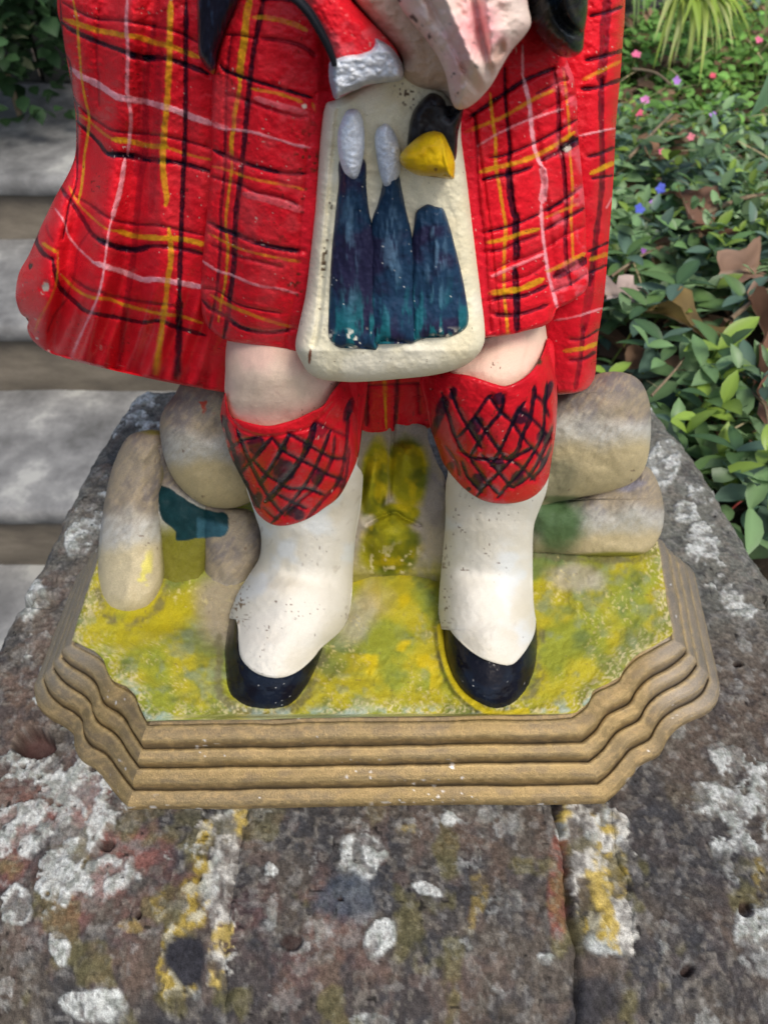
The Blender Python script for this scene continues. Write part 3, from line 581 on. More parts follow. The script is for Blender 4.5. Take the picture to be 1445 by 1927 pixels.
shell('stocking', [(790, 712), (820, 704), (852, 703), (880, 706), (903, 713), (930, 722), (952, 726), (978, 715), (1000, 698), (1016, 675), (1026, 650), (1030, 636), (1042, 650), (1044, 690), (1048, 740), (1047, 790), (1042, 835), (1036, 870), (1031, 900), (1014, 926), (988, 942), (952, 948), (915, 944), (884, 928), (858, 904), (834, 872), (822, 840), (808, 800), (798, 755)],
      lambda x, y: tY(x, y, np.where(x < 812, np.maximum(legR(x, y), .2660), legR(x, y))-.0058), piper, M_GLOSS, st2, r=9, A=.0022, th=.012, n=5, axis='x')
def spat(seed, cx):
    def f(x, y):
        c = base(x, (.66, .63, .545)); c = mix(c, (.58, .53, .41), ss(.45, .7, fbm(x, y, 80, seed))*.6); c = mix(c, (.64, .70, .74), ss(.55, .75, fbm(x, y, 60, seed+2))*.5)
        c = mix(c, (.25, .19, .13), ss(.66, .85, fbm(x+y*.5, y*.6, 9, seed+5, 2))*ss(.56, .74, fbm(x, y, 70, seed+6))*.4)
        c = specks(x, y, c, 1.0, seed+3); 
        e = np.minimum(np.abs(x-(cx-100)), 60); c = mix(c, (.2, .14, .09), ss(.74, .82, vn(x, y, 4, seed+12))*ss(30, 8, e)*ss(1000, 1100, y)*ss(1200, 1160, y))
        w = fbm(x, y, 22, seed+8, 3)
        h = (w-.5)*.0013+(fbm(x, y, 7, seed+10, 2)-.5)*.0004+(fbm(x, y, 70, seed+20, 2)-.5)*.004
        h = h-.0038*np.exp(-((y-(1085+.15*(x-cx)))/24)**2)*ss(120, 50, np.abs(x-cx-10))+.0015*np.exp(-((y-1000)/30)**2)
        return K4(c, .40+.2*w), h
    return f
def legLs(x, y): return tY(x, y, legL(x, y)-.0042)
shell('spat', [(462, 905), (480, 860), (655, 855), (672, 876), (682, 892), (682, 915), (678, 960), (669, 1010), (665, 1060), (662, 1120), (655, 1162), (640, 1188), (618, 1208), (602, 1222), (590, 1238), (566, 1260), (540, 1273), (515, 1276), (490, 1270), (470, 1258), (453, 1236), (449, 1205), (448, 1180), (441, 1160), (432, 1162), (446, 1120), (470, 1080), (488, 1050), (492, 1020), (489, 995), (478, 962)],
      legLs, piper, M_MATT, spat(41, 550), r=5, A=.0008, th=.03, n=5)
shell('spat', [(842, 895), (860, 860), (1015, 860), (1031, 893), (1026, 930), (1011, 968), (1003, 1000), (1002, 1080), (1004, 1140), (1008, 1168), (1004, 1195), (990, 1222), (970, 1246), (955, 1252), (932, 1248), (905, 1238), (880, 1221), (858, 1200), (845, 1184), (836, 1176), (829, 1185), (825, 1165), (826, 1120), (832, 1050), (838, 980), (838, 930)],
      off(legR, .0042), piper, M_MATT, spat(47, 930), r=5, A=.0008, th=.03, n=5)
def shoe_col(x, y):
    w = fbm(x, y, 9, 5, 3); c = base(x, (.006, .006, .010)); c = mix(c, (.008, .012, .022), ss(.4, .7, fbm(x, y, 40, 3)))
    c = mix(c, (.7, .7, .66), ss(.93, .96, vn(x, y, 4, 9))*ss(.5, .62, vn(x, y, 38, 2))*ss(1270, 1300, y)); return K4(c, .10+.16*w), (w-.5)*.0007
def foot_core(x, y): return K4(base(x, (.02, .02, .03)), .5), np.zeros(x.shape)
shell('shoe', [(437, 1158), (429, 1180), (421, 1225), (416, 1262), (416, 1290), (424, 1314), (442, 1328), (470, 1335), (502, 1337), (532, 1332), (556, 1318), (576, 1292), (592, 1262), (602, 1236), (608, 1217), (602, 1205), (590, 1212), (560, 1240), (540, 1252), (515, 1256), (490, 1251), (475, 1240), (465, 1220), (458, 1195), (452, 1172), (446, 1160)],
      off(legL, .0), piper, M_LACQ, shoe_col, r=20, A=.0045, th=.02, n=5, axis='x', step=1.7)
shell('shoe', [(829, 1172), (828, 1190), (831, 1212), (838, 1243), (855, 1278), (876, 1305), (902, 1326), (935, 1335), (965, 1327), (990, 1306), (1006, 1278), (1014, 1245), (1015, 1205), (1011, 1172), (1004, 1165), (992, 1190), (975, 1212), (955, 1230), (932, 1228), (905, 1218), (885, 1202), (862, 1182), (850, 1170), (838, 1162)],
      off(legR, .0), piper, M_LACQ, shoe_col, r=20, A=.0045, th=.02, n=5, axis='x', step=1.7)

# ---- stones and the mossy rock between the legs -----------------------------------
def stone_col(seed, bright, ya, yb, green=None, extra=None):
    def f(x, y):
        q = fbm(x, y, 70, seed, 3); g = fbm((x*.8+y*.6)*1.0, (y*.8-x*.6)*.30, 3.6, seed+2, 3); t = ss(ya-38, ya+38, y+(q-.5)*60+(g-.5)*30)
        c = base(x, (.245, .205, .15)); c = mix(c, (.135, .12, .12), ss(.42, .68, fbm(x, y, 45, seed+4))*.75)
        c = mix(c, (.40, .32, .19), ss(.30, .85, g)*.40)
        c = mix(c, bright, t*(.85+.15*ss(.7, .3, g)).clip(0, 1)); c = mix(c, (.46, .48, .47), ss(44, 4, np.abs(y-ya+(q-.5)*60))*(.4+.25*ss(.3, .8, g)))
        c = mix(c, (.25, .22, .2), ss(yb-14, yb+6, y)*.0)
        if green:
            for (cx, cy, rx, ry, col, al) in green: c = mix(c, col, ss(1.25, .45, blob(x, y, cx, cy, rx, ry, 0, .4, seed+7))*al)
        c = specks(x, y, c, .8, seed+3, (.12, .07, .05))
        if extra: c = extra(x, y, c)
        w = fbm(x, y, 16, seed+6, 3); rg_ = ss(60, 0, np.abs(y-ya+(q-.5)*60)); return K4(c, .42+.22*w), (w-.5)*.0016+(q-.5)*.007+(g-.5)*.0005+rg_*.0035
    return f
TAN = (.50, .405, .225)
YG = lambda py: (CAMZ/np.tan(np.arctan((np.asarray(py, float)-CYP)/FOC)+PITCH))
def ydep(pts): f = sm(pts); return lambda x, y: tY(x, y, f(y))
GR = (.05, .10, .035); OL = (.22, .21, .02)
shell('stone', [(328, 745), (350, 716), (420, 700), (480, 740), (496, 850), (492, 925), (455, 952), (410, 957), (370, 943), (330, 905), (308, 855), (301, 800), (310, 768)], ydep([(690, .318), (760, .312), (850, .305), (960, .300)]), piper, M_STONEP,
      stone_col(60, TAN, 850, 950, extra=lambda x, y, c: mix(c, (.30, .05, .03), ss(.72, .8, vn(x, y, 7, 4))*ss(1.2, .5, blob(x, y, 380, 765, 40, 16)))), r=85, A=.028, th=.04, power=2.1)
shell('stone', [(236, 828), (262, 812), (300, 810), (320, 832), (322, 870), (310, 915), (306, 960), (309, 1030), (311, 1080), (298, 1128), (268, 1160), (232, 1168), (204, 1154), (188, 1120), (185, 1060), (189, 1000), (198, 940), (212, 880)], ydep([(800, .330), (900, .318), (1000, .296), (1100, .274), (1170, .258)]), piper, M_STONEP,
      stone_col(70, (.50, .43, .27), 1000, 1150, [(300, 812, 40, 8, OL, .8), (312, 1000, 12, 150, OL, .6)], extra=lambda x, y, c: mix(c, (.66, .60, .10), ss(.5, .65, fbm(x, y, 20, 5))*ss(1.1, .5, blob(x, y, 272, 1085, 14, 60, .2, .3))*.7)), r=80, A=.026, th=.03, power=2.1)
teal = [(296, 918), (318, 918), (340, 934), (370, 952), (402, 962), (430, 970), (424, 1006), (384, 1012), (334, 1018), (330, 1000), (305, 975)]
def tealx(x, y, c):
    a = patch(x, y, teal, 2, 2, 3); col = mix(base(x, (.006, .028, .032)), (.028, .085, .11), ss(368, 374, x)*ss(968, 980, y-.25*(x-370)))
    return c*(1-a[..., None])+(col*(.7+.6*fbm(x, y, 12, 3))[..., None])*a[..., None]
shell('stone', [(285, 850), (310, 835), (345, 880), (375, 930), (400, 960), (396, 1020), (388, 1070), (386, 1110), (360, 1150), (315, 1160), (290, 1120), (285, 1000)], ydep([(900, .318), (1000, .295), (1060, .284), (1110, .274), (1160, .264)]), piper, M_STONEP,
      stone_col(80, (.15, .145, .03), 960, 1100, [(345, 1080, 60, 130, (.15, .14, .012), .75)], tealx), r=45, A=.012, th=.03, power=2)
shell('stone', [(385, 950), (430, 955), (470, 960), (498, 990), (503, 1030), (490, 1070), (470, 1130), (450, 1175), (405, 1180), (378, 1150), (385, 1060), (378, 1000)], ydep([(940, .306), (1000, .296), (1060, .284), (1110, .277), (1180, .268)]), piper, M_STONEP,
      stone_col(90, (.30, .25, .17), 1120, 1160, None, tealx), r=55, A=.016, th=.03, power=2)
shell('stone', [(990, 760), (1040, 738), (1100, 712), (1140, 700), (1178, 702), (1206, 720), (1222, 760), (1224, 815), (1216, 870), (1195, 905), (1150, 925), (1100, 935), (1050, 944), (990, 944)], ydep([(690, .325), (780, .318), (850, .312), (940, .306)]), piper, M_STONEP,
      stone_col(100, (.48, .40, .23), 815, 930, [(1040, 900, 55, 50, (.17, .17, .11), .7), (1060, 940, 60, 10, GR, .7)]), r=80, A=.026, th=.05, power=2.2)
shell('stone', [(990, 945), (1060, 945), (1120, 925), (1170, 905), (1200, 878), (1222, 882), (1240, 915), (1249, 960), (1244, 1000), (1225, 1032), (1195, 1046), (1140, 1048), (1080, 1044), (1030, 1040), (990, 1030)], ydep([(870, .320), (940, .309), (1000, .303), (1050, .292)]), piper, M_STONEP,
      stone_col(110, (.46, .38, .22), 975, 1045, [(1045, 985, 62, 62, GR, .95), (1150, 1045, 80, 7, OL, .9), (1175, 910, 40, 16, (.2, .2, .26), .7)]), r=60, A=.018, th=.05, power=2.2)
def rock_col(x, y):
    f = fbm(x, y, 34, 121, 3); g = fbm(x, y, 8, 123, 3)
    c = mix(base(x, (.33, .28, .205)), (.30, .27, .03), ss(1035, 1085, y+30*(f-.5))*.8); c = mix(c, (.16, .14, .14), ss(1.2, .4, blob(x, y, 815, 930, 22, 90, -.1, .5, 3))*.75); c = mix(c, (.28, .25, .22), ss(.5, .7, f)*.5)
    m = np.maximum.reduce([ss(1.1, .75, blob(x, y, 768, 885, 47, 74, 0, .25, 5)), ss(1.1, .75, blob(x, y, 706, 905, 30, 86, .1, .25, 6)), ss(1.1, .75, blob(x, y, 735, 1030, 60, 74, .2, .3, 7)), ss(1.1, .7, blob(x, y, 745, 970, 48, 26, 0, .3, 8))])
    oc = mix(base(x, (.27, .245, .010)), (.11, .125, .012), ss(.35, .70, fbm(x, y, 38, 130, 3))); oc = mix(oc, (.48, .36, .01), ss(.50, .75, fbm(x, y, 26, 133, 3))*.8); oc = mix(oc, (.60, .52, .28), ss(.6, .7, g)*ss(1010, 1050, y)*.8)
    c = c*(1-m[..., None])+oc*m[..., None]
    c = mix(c, (.56, .50, .40), ss(1.1, .6, blob(x, y, 692, 980, 18, 14, 0, .4, 9))*.8)
    h = .016*ss(1.15, .1, blob(x, y, 765, 870, 34, 48, 0, .15, 5))+.011*ss(1.15, .1, blob(x, y, 700, 915, 18, 60, .1, .15, 6))+.017*ss(1.15, .1, blob(x, y, 738, 1015, 50, 55, .3, .2, 7))-.003*ss(5, 0, np.abs(x-735+.05*(y-900)))*ss(985, 960, y)
    h += -.003*ss(6, 0, dseg(x, y, cat([(690, 985), (740, 964), (760, 975), (790, 988)], False, 5))[0])+.004*ss(1.2, .3, blob(x, y, 729, 945, 10, 14, 0, .1))
    return K4(c, .4+.3*g), h+(g-.5)*.0014+(f-.5)*.003
shell('mossy_rock', [(660, 800), (790, 798), (806, 830), (822, 870), (838, 905), (845, 980), (842, 1060), (840, 1130), (760, 1150), (655, 1140), (650, 1060), (660, 900)],
      lambda x, y: tY(x, y, np.interp(y, [790, 880, 960, 1040, 1080, 1100, 1150], [.288, .284, .280, .277, .274, .276, .27])-.004*ss(40, 90, np.abs(x-742))), piper, M_STONEP, rock_col, r=10, A=.001, th=.03, n=5)

# ---- sporran ----------------------------------------------------------------------
CREAM = (.76, .70, .50)
def spo_t(x, y): return tY(x, y, np.interp(y, [100, 200, 400, 560, 660, 720], [.2400, .2375, .2345, .2300, .2235, .2245])+.004*((x-735)/170)**2)
def spo_col(x, y):
    c = base(x, CREAM); c = mix(c, (.80, .76, .62), ss(.45, .7, fbm(x, y, 80, 201))*.7); c = mix(c, (.70, .60, .38), ss(.5, .75, fbm(x, y, 60, 204))*.4)
    s = dseg(x, y, cat([(612, 195), (600, 300), (588, 400), (575, 550), (557, 640)], False, 5))[0]
    c = mix(c, (.74, .60, .47), ss(30, 8, s)*.7)
    e = dseg(x, y, cat([(622, 380), (615, 440), (607, 520), (600, 580)], False, 5))[0]
    c = mix(c, (.13, .085, .05), ss(.60, .7, vn(x, y, 5, 8))*ss(7, 2, e)*ss(.45, .55, vn(x, y, 26, 3)))
    c = mix(c, (.13, .085, .05), ss(.66, .74, vn(x, y, 5, 12))*ss(1.2, .5, blob(x, y, 765, 180, 38, 20, .6, .3))); c = mix(c, (.25, .08, .04), ss(1.1, .8, blob(x, y, 583, 672, 3, 14, .1, .4)))
    c = mix(c, (.16, .10, .05), ss(.96, .99, vn(x, y, 4, 14))*.8)
    w = fbm(x, y, 20, 207, 3); h = (w-.5)*.0010+(fbm(x, y, 6, 209, 2)-.5)*.0003
    h = h-.0012*ss(9, 0, dseg(x, y, cat([(636, 210), (618, 400), (600, 600), (590, 650)], False, 5))[0])
    return K4(c, .42+.2*w), h
shell('sporran', [(612, 198), (634, 186), (690, 150), (757, 120), (800, 130), (862, 190), (868, 260), (880, 350), (892, 450), (904, 550), (912, 620), (909, 650), (893, 674), (866, 692), (815, 706), (740, 714), (670, 719), (610, 715), (582, 702), (566, 678), (556, 652), (563, 610), (576, 550), (586, 460), (596, 340), (602, 260)],
      spo_t, piper, M_MATT, spo_col, r=30, A=.0095, th=.006, power=2.2, n=6)
NAVY = (.016, .042, .085)
def tas_col(seed, cx):
    def f(x, y):
        g = fbm(x, y*.22, 9, seed, 3); w = fbm(x, y, 11, seed+2, 3)
        c = base(x, NAVY); c = mix(c, (.022, .022, .055), ss(.4, .6, fbm(x, y, 60, seed+3))); c = mix(c, (.014, .15, .17), ss(.46, .66, g)*ss(500, 640, y)*.85)
        c = mix(c, (.14, .26, .38), ss(.50, .7, g)*ss(1.3, .4, blob(x, y, cx, 480, 22, 110, 0, .3))*.45)
        c = mix(c, (.75, .72, .60), ss(.72, .80, vn(x, y, 7, seed+5))*ss(612, 632, y)*ss(.45, .6, vn(x, y, 30, seed+6))); c = mix(c, (.7, .7, .66), ss(.965, .985, vn(x, y, 4.5, seed+8))*.8)
        h = (w-.5)*.0006+(g-.5)*.0016+(vn(x, y, 5, seed+9)-.5)*.0002+.0012*np.exp(-((x-cx)/14)**2)
        return K4(c, .22+.25*w), h
    return f
def so(o): return lambda x, y: spo_t(x, y)-.0095-o
shell('tassel', [(640, 300), (686, 300), (690, 350), (694, 390), (700, 420), (708, 460), (712, 560), (712, 652), (690, 655), (672, 657), (660, 652), (640, 655), (624, 644), (617, 622), (619, 560), (623, 480), (631, 400), (637, 345)], so(-.001), piper, M_GLOSS, tas_col(220, 655), r=24, A=.0042, th=.004, power=2.2, n=5)
shell('tassel', [(722, 320), (748, 325), (756, 355), (764, 395), (773, 430), (779, 480), (783, 560), (784, 640), (750, 643), (722, 640), (704, 648), (697, 600), (696, 500), (699, 420), (710, 385), (719, 350)], so(-.0005), piper, M_GLOSS, tas_col(230, 735), r=24, A=.0045, th=.004, power=2.2, n=5)
shell('tassel', [(782, 400), (796, 388), (806, 384), (820, 389), (834, 393), (846, 425), (858, 470), (870, 520), (879, 570), (882, 600), (876, 618), (858, 630), (838, 636), (815, 633), (790, 640), (776, 638), (772, 560), (773, 470), (778, 430)], so(-.0005), piper, M_GLOSS, tas_col(240, 822), r=24, A=.0045, th=.004, power=2.2, n=5)
def silv(x, y):
    w = fbm(x, y, 7, 251, 3); c = base(x, (.74, .80, .88)); c = mix(c, (.50, .55, .63), ss(.45, .7, fbm(x, y, 30, 253))*.6); c = mix(c, (.85, .88, .90), ss(.55, .7, w)*.6)
    return K4(c, .36+.25*w), (w-.5)*.0009
shell('tassel_cap', [(650, 212), (660, 205), (672, 206), (680, 216), (685, 240), (686, 275), (682, 305), (676, 328), (668, 338), (656, 335), (646, 322), (638, 295), (635, 265), (638, 240)], so(.002), piper, M_SILVER, silv, r=22, A=.0048, th=.004)
shell('tassel_cap', [(718, 236), (727, 232), (740, 245), (750, 268), (757, 295), (752, 325), (742, 345), (733, 353), (723, 350), (714, 325), (708, 290), (705, 262), (709, 243)], so(.002), piper, M_SILVER, silv, r=22, A=.0048, th=.004)
def blk(x, y):
    w = fbm(x, y*.5, 9, 261, 3); c = base(x, (.016, .015, .018)); c = mix(c, (.05, .055, .065), ss(.5, .7, w)*.5); return K4(c, .2+.25*w), (w-.5)*.0008
shell('clasp', [(768, 285), (769, 245), (775, 215), (788, 194), (806, 177), (820, 176), (834, 186), (841, 202), (846, 218), (858, 208), (872, 200), (868, 225), (862, 250), (860, 280), (856, 302), (840, 310), (800, 300)], so(.001), piper, M_LACQ, blk, r=22, A=.0055, th=.004, power=2.2)
def yel(x, y):
    w = fbm(x, y, 14, 271, 3); c = base(x, (.84, .54, .012)); c = mix(c, (.75, .42, .01), ss(.4, .7, w)*.6); c = mix(c, (.3, .12, .02), ss(1.1, .8, blob(x, y, 820, 319, 3, 4)))
    h = (w-.5)*.0012+.0015*ss(7, 0, dseg(x, y, np.array([(832, 252), (838, 300), (846, 330)], float))[0]); return K4(c, .25+.1*w), h
shell('clasp_knob', [(752, 296), (758, 284), (772, 270), (788, 257), (806, 248), (822, 247), (834, 253), (842, 268), (851, 288), (856, 308), (855, 326), (853, 337), (838, 336), (815, 332), (790, 331), (770, 322), (756, 310)], so(.007), piper, M_GLOSS, yel, r=32, A=.011, th=.009, power=2.1)

# ---- hand, sleeve, straps ---------------------------------------------------------
def fleshc(x, y):
    q = fbm(x, y, 50, 281, 3); w = fbm(x, y, 14, 283, 3); vein = fbm(x, y, 16, 285, 4)
    c = base(x, (.86, .66, .57)); c = mix(c, (.84, .36, .38), ss(1.25, .4, blob(x, y, 900, 55, 48, 75, -.5, .3, 3))*.75); c = mix(c, (.78, .40, .40), ss(.5, .7, q)*.45)
    c = mix(c, (.66, .12, .16), ss(.03, .0, np.abs(vein-.5))*ss(1.3, .5, blob(x, y, 900, 70, 55, 80))*.45)
    c = mix(c, (.42, .28, .18), ss(1.3, .4, blob(x, y, 938, 100, 13, 30, .35, .3, 5))*.6); c = mix(c, (.82, .70, .60), ss(.5, .7, fbm(x, y, 30, 288))*.4)
    c = specks(x, y, c, 1.2, 290, (.07, .06, .06)); c = mix(c, (.10, .07, .06), ss(.64, .74, vn(x, y, 6, 4))*ss(7, 2, dseg(x, y, np.array([(748, 0), (800, 60), (850, 130), (866, 200)], float))[0]))
    h = -.003*np.exp(-((x-(838+.5*(y-60)))/7)**2)*ss(190, 130, y)+.006*np.exp(-((x-(866+.45*(y-60)))/13)**2)*ss(-120, 0, y)*ss(190, 120, y)*.7 - .003*np.exp(-((x-(812+.36*(y-20)))/9)**2)*ss(170, 100, y)*.6
    h += .003*np.exp(-((x-(925+.1*(y-60)))/12)**2)-.003*np.exp(-((x-(905+.22*(y-60)))/8)**2)*ss(150, 90, y)-.003*ss(1.1, .3, blob(x, y, 938, 95, 12, 28, .35, .2))
    return K4(c, .42+.2*w), h+(w-.5)*.0016+(q-.5)*.003
shell('hand', [(720, -260), (735, -60), (748, 0), (770, 36), (795, 66), (822, 104), (838, 140), (845, 172), (850, 192), (858, 204), (870, 206), (884, 200), (902, 186), (924, 160), (944, 125), (962, 95), (986, 68), (999, 42), (992, 0), (985, -100), (975, -260)],
      lambda x, y: tY(x, y, np.interp(y, [-260, 0, 120, 210], [.222, .211, .209, .216])+.006*((x-880)/100)**2), piper, M_MATT, fleshc, r=46, A=.017, th=.02, power=2.2)
def wristc(x, y):
    w = fbm(x, y, 18, 301, 3); c = base(x, (.66, .50, .37)); c = mix(c, (.62, .46, .34), ss(.4, .7, fbm(x, y, 60, 303))); c = mix(c, (.55, .10, .09), ss(60, 10, x*.66-y-380-30+0*x)*0+ss(28, 6, dseg(x, y, np.array([(660, -20), (735, 60), (760, 100)], float))[0])*.35)
    return K4(c, .5+.1*w), (w-.5)*.0014
shell('wrist', [(620, -260), (640, -60), (660, -10), (700, 40), (740, 85), (757, 112), (758, 140), (775, 158), (800, 168), (830, 172), (846, 190), (862, 200), (890, 150), (880, 50), (850, -60), (850, -260)],
      lambda x, y: tY(x, y, np.interp(y, [-260, 0, 120, 210], [.235, .228, .229, .231])), piper, M_MATT, wristc, r=34, A=.006, th=.012, power=2.2)
def slv(x, y):
    c = red(x, y, 310); c = mix(c, (.72, .10, .12), ss(.5, .7, fbm(x, y, 40, 312))*.6); k, h = redfin(x, y, c, np.zeros(x.shape), 311); return k, h
shell('sleeve', [(480, -260), (540, -60), (566, 0), (590, 50), (612, 90), (626, 125), (660, 130), (720, 120), (750, 112), (742, 88), (716, 58), (684, 25), (655, -10), (640, -60), (630, -260)],
      lambda x, y: tY(x, y, np.interp(y, [-260, 0, 120], [.236, .228, .224])), piper, M_GLOSS, slv, r=34, A=.009, th=.012, power=2.2)
def cuffc(x, y):
    w = fbm(x*.7, y, 7, 321, 3); c = base(x, (.62, .66, .72)); c = mix(c, (.86, .88, .90), ss(.45, .62, w)*.8); c = mix(c, (.22, .25, .30), ss(16, 3, dseg(x, y, np.array([(716, 72), (742, 92), (758, 122)], float))[0])*ss(.3, .55, w)*.8)
    c = mix(c, (.30, .34, .42), ss(12, 3, np.abs(x-626))*.8); c = mix(c, (.62, .02, .03), ss(5, 2, dseg(x, y, np.array([(640, 182), (690, 162), (756, 150)], float))[0]+2)*ss(.5, .6, vn(x, y, 20, 3))*.8)
    return K4(c, .4+.25*w), (w-.5)*.0013
shell('cuff', [(620, 118), (628, 110), (644, 102), (662, 99), (682, 96), (697, 90), (703, 78), (704, 70), (716, 74), (736, 88), (750, 106), (758, 126), (758, 146), (748, 153), (720, 156), (694, 161), (664, 172), (640, 184), (630, 186), (624, 170), (619, 145)],
      lambda x, y: tY(x, y, .2245+.00*x), piper, M_SILVER, cuffc, r=16, A=.0115, th=.012, power=2.3)
def strapc(x, y):
    w = fbm(x*2, y*.4, 12, 331, 3); c = base(x, (.010, .011, .022)); c = mix(c, (.02, .035, .07), ss(.5, .7, w)*.7); c = mix(c, (.40, .22, .01), ss(1.2, .6, blob(x, y, 408, 138, 12, 10, 0, .4))*.8); return K4(c, .22+.2*w), (w-.5)*.0008
shell('strap', [(372, -220), (371, -60), (371, 0), (372, 60), (374, 100), (382, 118), (394, 134), (402, 140), (406, 128), (410, 100), (420, 70), (434, 36), (450, 0), (470, -60), (480, -220)],
      lambda x, y: tY(x, y, .2455+.00002*(y+0)), piper, M_LACQ, strapc, r=22, A=.006, th=.01, power=2.2)
tube('cord', [(470, -60), (520, -28), (556, -4), (582, 24), (603, 58), (618, 88), (627, 112), (630, 124)], [20, 20, 20, 19, 16, 13, 10], [.212, .2115], piper, M_LACQ, (.010, .011, .015), .22)
def bagc(x, y):
    w = fbm(x*1.5+y, y*.7, 14, 341, 3); c = base(x, (.010, .012, .014)); c = mix(c, (.022, .020, .012), ss(.5, .68, w)*.6); c = mix(c, (.02, .05, .08), ss(.5, .7, fbm(x, y, 26, 343))*.5)
    h = -.003*ss(14, 0, dseg(x, y, cat([(1035, -60), (1042, 0), (1058, 40), (1085, 62), (1100, 66)], False, 5))[0])+.002*ss(12, 0, np.abs(dseg(x, y, cat([(1062, -60), (1066, 0), (1078, 34), (1098, 52)], False, 5))[0]-2)); return K4(c, .16+.22*w), h+(w-.5)*.0009
shell('chanter_end', [(975, -220), (985, -60), (992, 0), (996, 30), (1008, 58), (1026, 84), (1046, 102), (1066, 109), (1086, 104), (1097, 90), (1099, 62), (1104, 30), (1106, 0), (1106, -80), (1100, -220)],
      lambda x, y: tY(x, y, .232+0*x), piper, M_LACQ, bagc, r=44, A=.016, th=.02, power=2.1)
# ------------------------------------------------------------------ the brick pier
pier = empty('brick_pier', (0, .28, -.75), label='weathered brick garden pier with lichen, carrying the painted piper statue', cat='pier')
PO = np.array([0, .28, -.75])
def pier_paint(X, Y, Z, h):
    px, py = proj(X, Y, np.full(X.shape, -.04)); x = X*3300; y = Y*3300
    a = fbm(x, y, 300, 501, 4); b = fbm(x, y, 120, 503, 5); q = fbm(x, y, 42, 505, 4); w = fbm(x, y, 12, 507, 3); v = vn(x, y, 5, 509); v2 = vn(x, y, 3.2, 511)
    rt = ss(700, 1250, px+.3*(1500-py)); c = base(X, (.080, .068, .056)); c = mix(c, (.110, .078, .060), ss(.45, .6, b)*.8*(1-.6*rt)); c = mix(c, (.040, .041, .044), ss(.46, .66, fbm(x, y, 130, 591, 4))*.75); c = mix(c, (.04, .042, .048), ss(.52, .66, q)*.5)
    redz = np.maximum(ss(1.2, .4, blob(px, py, 190, 1600, 260, 190, 0, .35, 3)), .5*ss(1.2, .4, blob(px, py, 560, 1750, 140, 110, 0, .5, 5)))
    c = mix(c, (.19, .085, .07), redz*ss(.42, .58, fbm(x, y, 90, 513))*.85); c = mix(c, (.22, .07, .05), ss(1.15, .7, blob(px, py, 1050, 1640, 22, 130, 0, .5, 8))*.6)
    c = mix(c, (.20, .195, .17), ss(.52, .64, fbm(x, y, 70, 515))*ss(1250, 800, py)*.8); c = mix(c, (.135, .14, .12), ss(1350, 1000, py)*(.45+.35*ss(900, 1200, px)))
    c = mix(c, (.17, .155, .13), ss(.55, .68, w)*.5); c = mix(c, (.035, .036, .04), ss(.54, .68, fbm(x, y, 24, 571, 4))*.45); c = mix(c, (.12, .085, .07), ss(.56, .68, fbm(x, y, 30, 573, 4))*.4*(1-.7*rt)); c = mix(c, (.21, .205, .19), ss(.60, .70, fbm(x, y, 18, 575, 4))*.4)
    # olive film
    c = mix(c, (.15, .135, .035), ss(.60, .70, fbm(x, y, 60, 517))*ss(1450, 1600, py)*.35)
    # white-grey lichen: crusty patches with broken edges
    L = np.zeros(X.shape)
    zone = np.maximum.reduce([ss(1.2, .3, blob(px, py, 130, 1480, 270, 260, 0, .3, 11)), .8*ss(1.2, .5, blob(px, py, 1380, 1500, 130, 110, 0, .4, 13)), .7*ss(1.2, .3, blob(px, py, 1340, 1020, 130, 260, .3, .4, 15)), .9*ss(1.2, .3, blob(px, py, 210, 950, 90, 220, .45, .4, 17)), .9*ss(1.2, .5, blob(px, py, 270, 770, 60, 45, 0, .3, 18)), np.full(X.shape, .12)])
    cr = fbm(x, y, 60, 521, 5, .62)
    L = ss(.66-.15*zone, .70-.15*zone, cr)*(.55+.6*fbm(x, y, 14, 523, 2)).clip(0, 1)*ss(.06, .2, zone)
    for (cx, cy, rx, ry, r, s) in [(676, 1612, 44, 40, .2, 1), (845, 1543, 20, 14, 0, 2), (195, 1652, 66, 42, -.3, 3), (715, 1760, 24, 40, .4, 4), (165, 1880, 70, 30, .1, 5), (60, 1560, 44, 46, 0, 6), (1060, 1560, 16, 20, 0, 7), (700, 1905, 50, 10, 0, 8), (1370, 1510, 60, 34, .2, 9), (1420, 1740, 40, 40, .2, 10), (510, 1635, 14, 12, 0, 11), (30, 1700, 30, 40, 0, 12), (1140, 1560, 45, 38, .2, 13), (1150, 1740, 45, 55, .2, 14), (110, 1780, 20, 30, 0, 15), (800, 1672, 30, 12, .3, 16), (1030, 1800, 18, 12, 0, 17), (1240, 880, 30, 50, .4, 18), (1195, 738, 60, 34, .3, 22), (1385, 930, 15, 60, -.4, 23), (1420, 1000, 14, 44, -.4, 24), (1330, 830, 20, 24, 0, 25), (1290, 960, 26, 20, 0, 26), (60, 1130, 40, 30, -.8, 27), (150, 1010, 26, 40, .5, 28), (1390, 1140, 30, 26, 0, 19), (430, 1560, 22, 40, 0, 20), (400, 1650, 20, 70, .2, 21)]:
        L = np.maximum(L, ss(1.08, .85, blob(px, py, cx, cy, rx, ry, r, .55, 600+s))*(.75+.3*v))
    lc = mix(base(X, (.50, .52, .49)), (.28, .30, .27), ss(.45, .65, w)); lc = mix(lc, (.16, .15, .14), ss(.62, .8, v)*.7); L = L*(1-.75*ss(.50, .62, fbm(x, y, 22, 581, 4)))
    c = c*(1-L[..., None])+lc*L[..., None]
